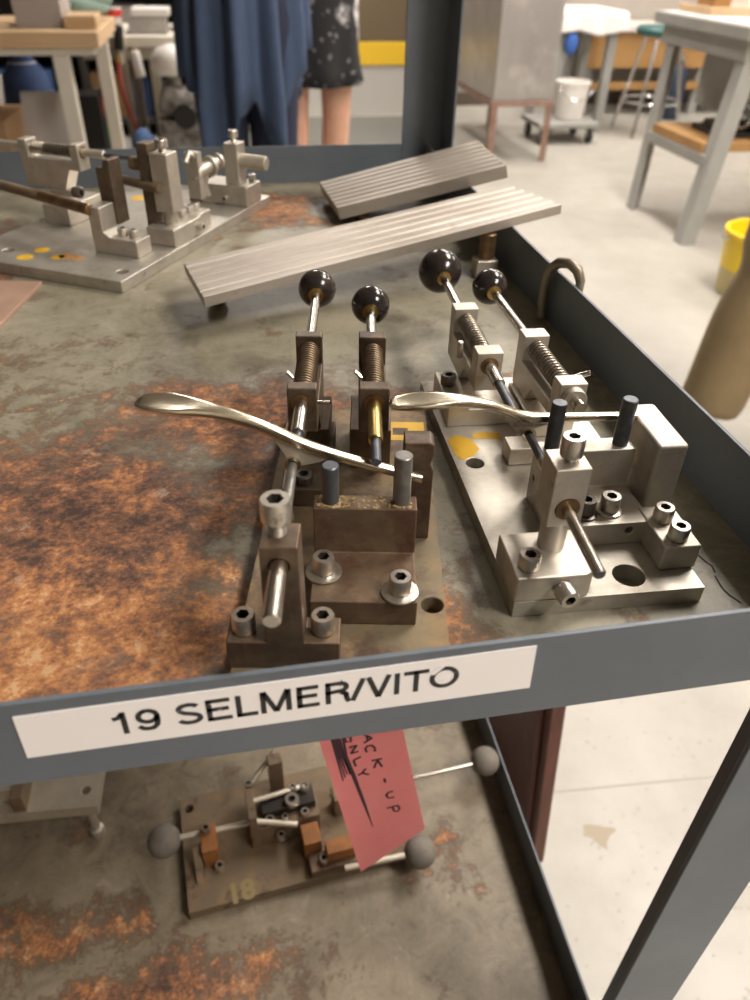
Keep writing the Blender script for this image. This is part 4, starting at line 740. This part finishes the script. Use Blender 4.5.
# yellow bucket standing on the floor behind the khaki leg
yb_ = thing('yellow_pail', (1.69, 2.27, ZF), 0, 'yellow plastic pail with a cream lower half on the floor at the right edge', 'pail')
m = MB(); m.lathe([(.13, 0), (.135, .008), (.142, .10), (.13, .10)], 30); m.build('lower_half', 'paleyellow', yb_); m = MB(); m.lathe([(.13, .1002), (.143, .1002), (.152, .215), (.159, .215), (.159, .23), (.145, .23), (.13, .11)], 30); m.build('upper_half', 'brightyellow', yb_); m = MB(); m.tube([(.16*cos(PI*k/16), .165*sin(PI*k/16), .212-.05*sin(PI*k/16)) for k in range(17)], .004, 8); m.build('handle', 'chrome', yb_)
# ------------------------------------------------------------------ centre back: brown machine cabinet with yellow stripe, dark grey sheet on the floor
MT['brownpanel'] = M('brown_panel', (.12, .085, .045), .55); MT['stripe'] = M('yellow_stripe_paint', (.72, .46, .02), .5); MT['plinth'] = M('pale_grey_plinth', (.46, .445, .41), .6); MT['mat'] = M('dark_grey_floor_sheet', (.13, .13, .115), .8)
mc = thing('machine_cabinet', (.6, 5.95, ZF), 0, 'large brown machine cabinet with a yellow stripe above its pale grey plinth', 'machine')
m = MB(); m.box(-.6, 1.12, 5.80, 6.12, ZF, -.555); m.build('plinth', 'plinth', mc, .004, True); m = MB(); m.box(-.6, 1.12, 5.79, 6.12, -.5545, -.415); m.build('stripe_band', 'stripe', mc, .004, True); m = MB(); m.box(-.6, 1.12, 5.80, 6.12, -.4145, .9); m.build('upper_body', 'brownpanel', mc, .006, True)
tag(MB().box(-.5, 1.12, 3.95, 5.7, ZF, ZF+.012).build('dark_floor_sheet', 'mat', None, .003), 'dark grey sheet on the floor in front of the brown machine cabinet', 'mat')
# ------------------------------------------------------------------ left side: benches and the clutter beneath
MT['woodblock'] = M('butcher_block', (.66, .46, .27), .5, 0, (.56, .37, .20), 8, .4, .7, stretch=(.5, 6, 6)); MT['creampaint'] = M('cream_painted_wood', (.68, .63, .54), .55); MT['beige'] = M('beige_enamel', (.44, .39, .30), .5)
MT['card'] = M('cardboard', (.36, .22, .11), .8, 0, (.32, .19, .09), 5); MT['cardgrey'] = M('grey_card_panel', (.40, .36, .33), .7); MT['navy'] = M('navy_cloth', (.025, .05, .13), .85); MT['bluetarp'] = M('blue_tarp', (.10, .19, .42), .6); MT['hose_red'] = M('red_hose', (.42, .07, .045), .45); MT['hose_green'] = M('green_hose', (.04, .20, .07), .45)
wb = thing('workbench', (-1.15, 3.5, ZF), 0, 'workbench with thick pale wooden top and a white leg at the upper left', 'workbench')
zt = -.127; y0 = 3.2; m = MB(); m.box(-1.75, -.635, y0, 3.85, zt-.052, zt); m.build('bench_top', 'woodblock', wb, .004, True)
m = MB(); m.box(-1.72, -.66, y0+.02, 3.82, zt-.077, zt-.0525); m.build('apron', 'creampaint', wb, .003, True)
for x, y in ((-.785, 3.255), (-.70, 3.79), (-1.66, 3.255), (-1.66, 3.77)): m = MB(); m.box(x-.028, x+.028, y-.03, y+.03, ZF, zt-.078); m.build('leg', 'creampaint', wb, .003, True)
def cardbox(name, x0, x1, y0, y1, z0, h, mat, label, cat='box', flap=True):
    t = thing(name, ((x0+x1)/2, (y0+y1)/2, z0), 0, label, cat); MB().box(x0, x1, y0, y1, z0+.0003, z0+h).build('box_body', mat, t, .003, True)
    if flap:
        m = MB(); m.box(x0, x1, y0, (y0+y1)/2-.002, z0+h+.0003, z0+h+.003); m.box(x0, x1, (y0+y1)/2+.002, y1, z0+h+.0003, z0+h+.003); m.build('lid_flap', mat, t, 0, True)
    for v in t.children: pass
    return t
cardbox('storage_box', -.94, -.77, 3.35, 3.6, zt, .09, 'cardgrey', 'grey box standing on the pale wooden workbench top'); cardbox('wood_block', -.76, -.645, 3.30, 3.5, zt, .042, 'woodblock', 'small pale wooden block near the right end of the workbench top', 'block', False)
MT['mint'] = M('mint_cloth', (.30, .42, .36), .9); m = MB(); m.ball((-.72, 3.70, zt+.045), .085, 20, (1.1, .9, .45)); m.ball((-.67, 3.70, zt+.075), .05, 16, (1.2, 1, .7)); tag(m.build('folded_cloth', 'mint', None, 0, False, 80), 'pale mint cloth heaped on the wooden workbench top', 'cloth')
cardbox('cardboard_box', -1.36, -1.07, 3.35, 3.75, ZF, .42, 'card', 'brown cardboard box on the floor under the wooden workbench')
t = thing('card_panel', (-.93, 3.5, ZF), 0, 'large grey card panel leaning under the wooden workbench', 'panel'); m = MB(); m.hexa([(-1.05, 3.40, ZF), (-.82, 3.40, ZF), (-.82, 3.412, ZF), (-1.05, 3.412, ZF), (-1.03, 3.56, ZF+.50), (-.825, 3.56, ZF+.50), (-.825, 3.572, ZF+.50), (-1.03, 3.572, ZF+.50)]); m.build('panel', 'cardgrey', t, .002, True)
t = thing('dark_sack', (-1.1, 4.06, ZF), 0, 'dark navy sack standing behind the white bench leg', 'sack'); MB().lathe([(.11, .0), (.125, .05), (.12, .35), (.10, .5), (.05, .56), (.06, .6)], 20, (-1.1, 4.06, ZF)).build('sack_body', 'navy', t, 0, True, 80); MB().tube([(-1.1+.056*cos(2*PI*k/16), 4.06+.056*sin(2*PI*k/16), ZF+.545) for k in range(16)], .006, 8, close=True).build('tie', 'string', t, 0, True)
cardbox('equipment_case', -.965, -.775, 3.95, 4.14, ZF+.0, .42, 'black', 'black equipment case on the floor between the two left workbenches', 'case'); cardbox('crate', -1.62, -1.27, 4.0, 4.4, ZF, .45, 'cardgrey', 'grey crate on the floor far left behind the brown cardboard box', 'crate')
t = thing('tarp_bundle', (-.58, 4.0, ZF), 0, 'crumpled blue tarp on the floor beside the beige bench posts', 'tarp'); m = MB(); m.ball((-.63, 4.0, ZF+.09), .09, 20, (1.1, .8, .8)); m.ball((-.60, 4.0, ZF+.16), .09, 16, (.7, .7, 1.3)); m.build('tarp', 'bluetarp', t, 0, True, 80)
# second bench further back
sb = thing('workbench', (-.5, 4.6, ZF), 0, 'cluttered cream workbench with beige posts behind the navy garment', 'workbench')
zt2 = -.235; m = MB(); m.box(-.86, .02, 4.2, 4.85, zt2-.045, zt2); m.build('bench_top', 'creampaint', sb, .004, True); m = MB(); m.box(-.85, .0, 4.23, 4.82, zt2-.10, zt2-.0455); m.build('apron', 'beige', sb, .003, True)
for x, y in ((-.66, 4.19), (-.52, 4.26), (-.02, 4.26), (-.66, 4.8), (-.02, 4.8)): m = MB(); m.box(x-.022, x+.022, y-.02, y+.02, ZF, zt2-.101 if y > 4.2 else zt2+.05); m.build('post', 'beige', sb, .002, True)
cardbox('paper_carton', -.62, -.44, 4.3, 4.55, zt2, .07, 'greymetal', 'grey flat case stacked with papers on the cream workbench'); cardbox('paper_stack', -.60, -.42, 4.3, 4.52, zt2+.0735, .03, 'plastic', 'stack of white papers on the grey flat case', 'papers', False)
t = thing('paper_cup', (-.655, 4.32, zt2), 0, 'white cup with a red band on the left end of the cream workbench', 'cup'); MB().lathe([(.035, .0003), (.045, .11), (.042, .11), (.033, .004)], 22, (-.69, 4.34, zt2)).build('cup_body', 'plastic', t, 0, True); MT['red'] = M('red_band', (.62, .04, .03), .5); MB().lathe([(.0425, .07), (.0455, .10), (.0450, .10), (.042, .07)], 22, (-.69, 4.34, zt2)).build('band', 'red', t, 0, True)
cardbox('upright_board', -.40, -.33, 4.45, 4.75, zt2, .16, 'creampaint', 'cream upright board on the cream workbench', 'board', False); MT['plum'] = M('plum_cloth', (.16, .03, .06), .8); m = MB(); m.ball((-.27, 4.4, zt2+.1), .06, 14, (.5, .8, 1.6)); tag(m.build('plum_pouch', 'plum', None, 0, False, 80), 'plum-coloured pouch standing on the cream workbench beside the navy garment', 'pouch')
t = thing('paper_roll', (-.575, 4.17, -.4), 0, 'white paper roll hanging from the front of the cream workbench', 'roll'); a, b_ = atY(134, 51, 4.16), atY(141, 77, 4.16); MB().cyl(a, b_, .024, seg=20, ch=.003).build('roll_body', 'plastic', t, 0, True); MB().cyl(a+(a-b_).normalized()*.02, a-(a-b_).normalized()*.001, .010, seg=12).build('roll_core', 'card', t, 0, True)
t = thing('clamp_tool', (-.66, 4.15, -.3), 0, 'black handled tool hanging at the left end of the cream workbench', 'tool'); a, b_ = atY(118, 25, 4.14), atY(119, 50, 4.14); MB().cyl(a, b_, .022, seg=14, ch=.004).build('handle', 'black', t, 0, True); MB().cyl(b_, b_-V3((0, 0, .06)), .016, seg=12).build('ferrule', 'beige', t, 0, True)
t = thing('black_pipe', (-.5, 4.5, ZF), 0, 'black pipe standing under the cream workbench', 'pipe'); a = atY(153, 62, 4.72); MB().cyl((a.x, 4.72, ZF), (a.x, 4.72, zt2-.105), .035, seg=18).build('pipe', 'black', t, 0, True); MB().cyl((a.x, 4.72, ZF+.2), (a.x, 4.72, ZF+.24), .045, seg=18, ch=.004).build('coupling', 'black', t, 0, True)
t = thing('shop_motor', (-.40, 4.05, ZF), 0, 'grey workshop motor under a white domed cover beside the navy garment', 'motor')
c = atY(172, 62, 4.05); MB().lathe([(.02, -.055), (.085, -.05), (.1, -.02), (.095, .02), (.07, .055), (.01, .075)], 26, c).build('domed_cover', 'plastic', t, 0, True, 80)
MT['motor'] = M('mottled_grey_casting', (.30, .28, .26), .5, .5, (.10, .09, .08), 14, .45, .6); c2 = atY(178, 100, 4.05); m = MB(); m.cyl((c2.x-.08, 4.05, c2.z+.02), (c2.x+.12, 4.05, c2.z-.05), .075, seg=22, ch=.01); m.cyl((c2.x, 4.05, c2.z+.02), (c.x, 4.05, c.z-.055), .03, seg=14); m.box(c2.x-.1, c2.x+.12, 3.98, 4.12, ZF, c2.z-.08); m.build('housing', 'motor', t, .004, True); m = MB(); m.cyl((c2.x+.03, 3.96, c2.z-.06), (c2.x+.03, 3.99, c2.z-.06), .055, seg=20, ch=.004); m.build('end_cap', 'black', t, 0, True)
cardbox('cardboard_box', -.48, -.29, 4.34, 4.6, ZF, .22, 'card', 'open brown cardboard box on the floor under the cream workbench beside the motor')
def hose(name, pix, mat, lb_, y):
    t = thing(name, tuple(atY(*pix[-1], y)), 0, lb_, 'hose'); pts = [atY(*p, y) for p in pix]; pts[-1].z = max(pts[-1].z, ZF+.01); MB().tube(pts, .011, 10).build('hose', mat, t, 0, True, 80); e_ = pts[0]; MB().cyl(e_, e_+V3((0, 0, .03)), .014, seg=12).build('coupling', 'brass', t, 0, True)
hose('air_hose', [(118, 62), (120, 82), (127, 105), (137, 130), (145, 150), (148, 158)], 'hose_red', 'red air hose slanting down under the cream workbench', 4.10); hose('air_hose', [(103, 95), (102, 120), (101, 150), (101, 160)], 'hose_red', 'red hose hanging straight down beside the beige bench post', 4.05); hose('air_hose', [(108, 100), (107, 125), (109, 150), (110, 160)], 'hose_green', 'green hose hanging beside the beige bench post', 4.07)

# dark open rack added to darken the space seen between and under the benches
MT['rack'] = M('added_rack_dark', (.05, .045, .04), .6)
rk_ = thing('added_dark_rack', (-1.3, 5.4, ZF), 0, 'dark open rack added behind the two left workbenches to darken the space beneath', 'rack')
for x in (-2.3, -1.66, -1.02, -.40): MB().box(x, x+.035, 5.2, 5.7, ZF, .4).build('upright', 'rack', rk_, .002, True)
for z in (-.80, -.42, -.02): MB().box(-2.3, -.365, 5.205, 5.695, z, z+.03).build('rack_shelf', 'rack', rk_, .002, True)
MB().box(-2.3, -.365, 5.7, 5.712, ZF, .4).build('back_panel', 'rack', rk_, 0, True)
for x0, x1, z0, h, mt, lb_ in ((-.98, -.78, -.77, .24, 'card', 'brown carton on the bottom shelf of the dark rack'), (-.74, -.5, -.77, .2, 'navy', 'navy fabric bin on the bottom shelf of the dark rack'), (-1.5, -1.2, -.77, .26, 'bluetarp', 'blue crate on the bottom shelf of the dark rack'), (-.96, -.62, -.39, .2, 'cardgrey', 'grey carton on the middle shelf of the dark rack')):
    cardbox('carton', x0, x1, 5.25, 5.6, z0, h, mt, lb_)
# ------------------------------------------------------------------ people
def skin(name, J, E_, mat, parent, sub=2, root=0, extra=None):
    keys = list(J); me = bpy.data.meshes.new(name); me.from_pydata([J[k][:3] for k in keys], [(keys.index(a), keys.index(b)) for a, b in E_], [])
    o = bpy.data.objects.new(name, me); COL.objects.link(o); o.modifiers.new('s', 'SKIN')
    sv = me.skin_vertices[0].data
    for i, k in enumerate(keys): r = J[k][3]; rr = r if isinstance(r, tuple) else (r, r); sv[i].radius = rr; sv[i].use_root = (i == root)
    s = o.modifiers.new('u', 'SUBSURF'); s.levels = sub; s.render_levels = sub
    bpy.context.view_layer.update(); m2 = bpy.data.meshes.new_from_object(o.evaluated_get(bpy.context.evaluated_depsgraph_get())); bpy.data.objects.remove(o); bpy.data.meshes.remove(me)
    m = MB(); m.bm.from_mesh(m2); bpy.data.meshes.remove(m2)
    if extra: extra(m)
    return m.build(name, mat, parent, 0, False, 180)
def joints(armL, armR, step=0.0, w=1.0):
    J = {'pelvis': (0, 0, .93, (.135*w, .10*w)), 'waist': (0, 0, 1.07, (.115*w, .085*w)), 'chest': (0, .01, 1.26, (.13*w, .095*w)), 'collar': (0, .015, 1.38, (.075, .06)), 'neck': (0, .005, 1.46, (.05, .05)), 'jaw': (0, -.012, 1.53, (.058, .064)), 'head': (0, .005, 1.60, (.074, .088)), 'crown': (0, .012, 1.665, (.055, .062))}
    E_ = [('pelvis', 'waist'), ('waist', 'chest'), ('chest', 'collar'), ('collar', 'neck'), ('neck', 'jaw'), ('jaw', 'head'), ('head', 'crown')]
    for s, n, arm in ((-1, 'l', armL), (1, 'r', armR)):
        st = step*s
        J.update({n+'hip': (s*.09, 0, .87, .088), n+'knee': (s*.085, -.02+st*.5, .48, .057), n+'calf': (s*.085, .012+st*.8, .34, .058), n+'ankle': (s*.085, .02+st, .09, .036), n+'heel': (s*.087, .0+st, .045, .036), n+'toe': (s*.10, -.13+st, .03, (.038, .026))})
        E_ += [('pelvis', n+'hip'), (n+'hip', n+'knee'), (n+'knee', n+'calf'), (n+'calf', n+'ankle'), (n+'ankle', n+'heel'), (n+'heel', n+'toe')]
        el, wr, fd = map(V3, arm); fd = fd.normalized(); J.update({n+'sho': (s*.165, .015, 1.355, .052), n+'elb': (*el, .038), n+'wri': (*wr, (.026, .026))})
        E_ += [('collar', n+'sho'), (n+'sho', n+'elb'), (n+'elb', n+'wri')]
        side = V3((0, -1, 0)); side = (side-fd*side.dot(fd)).normalized(); nrm = fd.cross(side)*s
        pc = wr+fd*.05; J[n+'palm'] = (*pc, (.030, .017)); E_.append((n+'wri', n+'palm'))
        for k, (off, L) in enumerate(((.028, .072), (.010, .080), (-.009, .075), (-.026, .060))):
            b0 = wr+fd*.085+side*off; J[n+'f%d0' % k] = (*b0, .0095); E_.append((n+'palm', n+'f%d0' % k)); p = b0
            for q in (1, 2): p = p+(fd*cos(.35*q)+nrm*(-s)*0+V3((-s, 0, 0))*sin(.35*q)).normalized()*L*.5; J[n+'f%d%d' % (k, q)] = (*p, .0088-.001*q); E_.append((n+'f%d%d' % (k, q-1), n+'f%d%d' % (k, q)))
        t0 = wr+fd*.035+side*.03; t1 = t0+(fd*.6+side*.8).normalized()*.035; t2 = t1+(fd*.9+side*.3).normalized()*.03
        J[n+'t0'] = (*t0, .012); J[n+'t1'] = (*t1, .0105); J[n+'t2'] = (*t2, .009); E_ += [(n+'palm', n+'t0'), (n+'t0', n+'t1'), (n+'t1', n+'t2')]
    return J, E_
MT['skin'] = M('skin', (.62, .36, .25), .5, 0, (.56, .30, .20), 12, .4, .7); MT['hair'] = M('dark_brown_hair', (.05, .03, .02), .5); MT['eye'] = M('eye_white', (.7, .68, .65), .3); MT['lip'] = M('lip', (.45, .15, .13), .5)
MT['denim'] = M('dark_navy_denim', (.014, .018, .042), .8); MT['navygarment'] = M('slate_navy_jersey', (.042, .066, .122), .9, 0, (.05, .076, .138), 30, .4, .7, bump=.15, bscale=300)
MT['khaki'] = M('khaki_cotton', (.29, .215, .115), .85, 0, (.25, .185, .095), 14, .4, .7, bump=.2, bscale=200); MT['shoe'] = M('black_shoe', (.02, .018, .016), .5); MT['tee'] = M('grey_tee', (.25, .25, .26), .9)
def floral():
    m, nt, b = newmat('black_floral_cotton'); tc = nt.nodes.new('ShaderNodeTexCoord'); n = noise(nt, 25, 3, .5, tc.outputs['Object'])
    ad = nt.nodes.new('ShaderNodeVectorMath'); ad.operation = 'MULTIPLY_ADD'; nt.links.new(n.outputs['Color'], ad.inputs[0]); ad.inputs[1].default_value = (.035, .035, .035); nt.links.new(tc.outputs['Object'], ad.inputs[2])
    v = nt.nodes.new('ShaderNodeTexVoronoi'); v.inputs['Scale'].default_value = 7.0; nt.links.new(ad.outputs[0], v.inputs['Vector']); r = ramp(nt, [(.36, 1.0), (.48, 0.0)]); nt.links.new(v.outputs['Distance'], r.inputs[0])
    v2 = nt.nodes.new('ShaderNodeTexVoronoi'); v2.inputs['Scale'].default_value = 26; nt.links.new(ad.outputs[0], v2.inputs['Vector']); r2 = ramp(nt, [(.18, .55), (.26, 0.0)]); nt.links.new(v2.outputs['Distance'], r2.inputs[0])
    s = math_(nt, 'MAXIMUM', r.outputs[0], math_(nt, 'MULTIPLY', r2.outputs[0], .5)); n2 = noise(nt, 40, 4, .6, tc.outputs['Object']); r3 = ramp(nt, [(.38, .15), (.52, 1.0)]); nt.links.new(n2.outputs[0], r3.inputs[0])
    nt.links.new(mixc(nt, math_(nt, 'MULTIPLY', s, r3.outputs[0]), (.010, .010, .012), (.62, .60, .60)), b.inputs['Base Color']); b.inputs['Roughness'].default_value = .85; return m
MT['floral'] = floral()
def headextra(m):
    m.ball((0, -.083, 1.575), .014, 12, (.8, 1.0, 1.3)); 
    for s in (-1, 1): m.ball((s*.074, .012, 1.575), .022, 12, (.35, .7, 1.15))
def face(p):
    for s in (-1, 1): e_ = MB().ball((s*.028, -.0745, 1.597), .0085, 14, (1.3, .7, .8)).build('eye', 'eye', p); MB().ball((s*.028, -.0785, 1.597), .0042, 12, (1, .6, 1)).build('iris', 'hair', e_)
    MB().ball((0, -.071, 1.528), .02, 14, (1, .35, .28)).build('mouth', 'lip', p)
def hair(p, longer):
    m = MB(); rs = []
    for k in range(13):
        a = k/12; z = 1.71-.26*a*(1.0 if longer else .6); r = .098*math.sqrt(max(0.02, 1-(1-min(a*2.2, 1))**2)); rs.append([V3((r*cos(t)*.92, .028+r*sin(t)*1.02+(.02 if sin(t) < -.2 and a > .35 else 0)*2.2, z)) for t in [2*PI*i/28 for i in range(28)]])
    m.rings(rs, True, True); m.build('hair', 'hair', p, 0, False, 180)
def loft(name, rows, mat, parent, N=64, fn=None, thick=.004):
    m = MB(); rs = []
    for k, (z, a, b, yo) in enumerate(rows):
        ring = []
        for i in range(N):
            t = 2*PI*i/N; p = V3((a*cos(t), yo+b*sin(t), z)); ring.append(fn(k, t, p) if fn else p)
        rs.append(ring)
    m.rings(rs, False, False); o = m.build(name, mat, parent, 0, False, 180); s = o.modifiers.new('t', 'SOLIDIFY'); s.thickness = thick; s.offset = 1; return o
def shoes(p, J):
    for s, n in ((-1, 'l'), (1, 'r')):
        h, t = J[n+'heel'], J[n+'toe']; m = MB(); rs = []
        for k in range(9):
            f = k/8; c = V3(h[:3]).lerp(V3(t[:3]), f*1.28-.18); w = .044*math.sqrt(max(.05, 1-(2*f-1)**4)); hh = .05*(1-.45*f)*math.sqrt(max(.1, 1-(2*f-1)**6))
            rs.append([V3((c.x+w*cos(a), c.y, max(.001, .0+hh+hh*sin(a)))) for a in [2*PI*i/16 for i in range(16)]])
        m.rings(rs); m.build('shoe', 'shoe', p, 0, False, 80)
armfold = lambda s: ((s*.215, .0, 1.12), (s*.075, -.20, 1.16), (-s*.8, -.25, .15))
armdown = lambda s: ((s*.225, .03, 1.10), (s*.235, -.03, .86), (0, -.15, -1))
# woman in the floral dress
p = thing('person', (.14, 3.05, ZF), R(8), 'person in a black dress with white flowers, bare legs, behind the navy garment', 'person')
J, E_ = joints(armfold(-1), armfold(1), .02, .92); skin('body', J, E_, 'skin', p, extra=headextra); face(p); hair(p, True); shoes(p, J)
loft('dress', [(.60, .185, .155, 0), (.65, .175, .145, 0), (.70, .17, .138, 0), (.80, .168, .132, 0), (.92, .166, .130, 0), (1.0, .145, .112, 0), (1.08, .132, .102, 0), (1.2, .145, .112, .005), (1.3, .155, .11, .01), (1.37, .135, .09, .012), (1.41, .09, .072, .012)], 'floral', p, fn=lambda k, t, q: q+V3((cos(t), sin(t), 0))*(.012*sin(8*t+1)*max(0, 1-k/4)))
# person in the long navy cardigan and dark trousers
p = thing('person', (-.128, 2.56, ZF), R(-6), 'person in a long draped navy garment with uneven hem and dark trousers', 'person')
J, E_ = joints(armfold(-1), armfold(1), .03, 1.0); skin('body', J, E_, 'skin', p, extra=headextra); face(p); hair(p, True); shoes(p, J)
JT = {k: J[k] for k in J if k in ('pelvis', 'waist') or k[1:] in ('hip', 'knee', 'calf', 'ankle')}
for k in JT: x, y, z, r_ = JT[k]; r_ = r_ if isinstance(r_, tuple) else (r_, r_); JT[k] = (x*.92, y, z, (r_[0]*1.16+.014, r_[1]*1.16+.014))
skin('trousers', JT, [e for e in E_ if e[0] in JT and e[1] in JT], 'denim', p)
def hemz(t):
    pts = [(-1.0, .68), (-.80, .63), (-.68, .45), (-.40, .42), (-.18, .49), (-.06, .60), (.22, .64), (.42, .54), (.58, .45), (.70, .54), (.86, .66), (1.0, .76)]; c = cos(t)
    for (a, za), (b_, zb) in zip(pts, pts[1:]):
        if a <= c <= b_: return za+(zb-za)*(c-a)/(b_-a)
    return .6
def cardfn(k, t, q):
    f = min(1, k/9); z0 = hemz(t); z = 1.40+(z0-1.40)*(k/11); amp = .030*f**1.3
    fold = sin(11*t+.6*sin(2*t)+.4*f)+.45*sin(19*t+1.3)
    return V3((q.x, q.y, z))+V3((cos(t), sin(t), 0))*amp*fold
loft('draped_cardigan', [(1.40-.07*k, [.10, .15, .175, .17, .165, .162, .162, .163, .165, .168, .170, .172][k], [.08, .11, .125, .13, .13, .132, .14, .15, .155, .16, .162, .165][k], .01) for k in range(12)], 'navygarment', p, 140, cardfn, .005)
for s, n in ((-1, 'l'), (1, 'r')):
    a, b_, c = V3(J[n+'sho'][:3]), V3(J[n+'elb'][:3]), V3(J[n+'wri'][:3]); MB().tube([a+(a-b_)*.05, a.lerp(b_, .5), b_, b_.lerp(c, .9)], [.066, .062, .054, .045], 20).build('sleeve', 'navygarment', p, 0, False, 180)
# person in khaki trousers close by on the right
p = thing('person', (1.14, 1.31, ZF), R(-90), 'person in khaki trousers standing at the right edge, only one leg in view', 'person')
J, E_ = joints(armdown(-1), armdown(1), .17, 1.08); skin('body', J, E_, 'skin', p, extra=headextra); face(p); hair(p, False); shoes(p, J)
JT = {k: list(J[k]) for k in J if k in ('pelvis', 'waist') or k[1:] in ('hip', 'knee', 'calf', 'ankle')}
for k in JT:
    x, y, z, r_ = JT[k]; r_ = r_ if isinstance(r_, tuple) else (r_, r_); g = {'knee': .088, 'calf': .088, 'ankle': .086}.get(k[1:]); JT[k] = (x, y, z, (g, g) if g else (r_[0]*1.1+.015, r_[1]*1.1+.015))
for n in 'lr':
    x, y, z, r_ = JT[n+'knee']; JT[n+'kneeup'] = (x, y+.004, z+.05, (.092, .092)); JT[n+'kneedn'] = (x, y+.01, z-.05, (.076, .076))
ET = [('pelvis', 'waist')]
for n in 'lr':
    x, y, z, r_ = JT[n+'ankle']; JT[n+'hem'] = (x, y-.01, .055, (.084, .084))
    ET += [(n+'ankle', n+'hem'), ('pelvis', n+'hip'), (n+'hip', n+'kneeup'), (n+'kneeup', n+'knee'), (n+'knee', n+'kneedn'), (n+'kneedn', n+'calf'), (n+'calf', n+'ankle')]
skin('trousers', JT, ET, 'khaki', p)
loft('shirt', [(.86, .165, .13, 0), (.95, .165, .13, 0), (1.05, .155, .12, 0), (1.2, .165, .125, .005), (1.3, .172, .122, .01), (1.37, .145, .1, .012), (1.41, .095, .078, .012)], 'tee', p)
for n in 'lr':
    a, b_ = V3(J[n+'sho'][:3]), V3(J[n+'elb'][:3]); MB().tube([a+(a-b_)*.05, a.lerp(b_, .5), a.lerp(b_, .75)], [.068, .066, .064], 20).build('sleeve', 'tee', p, 0, False, 180)
# ------------------------------------------------------------------ world and colour management
w = bpy.data.worlds.new('world'); SC.world = w; w.use_nodes = True
w.node_tree.nodes['Background'].inputs[0].default_value = (1, .9, .75, 1); w.node_tree.nodes['Background'].inputs[1].default_value = .05
vs = SC.view_settings; vs.view_transform = 'Standard'; vs.look = 'None'; vs.gamma = 1; vs.use_curve_mapping = False; vs.exposure = EXPO
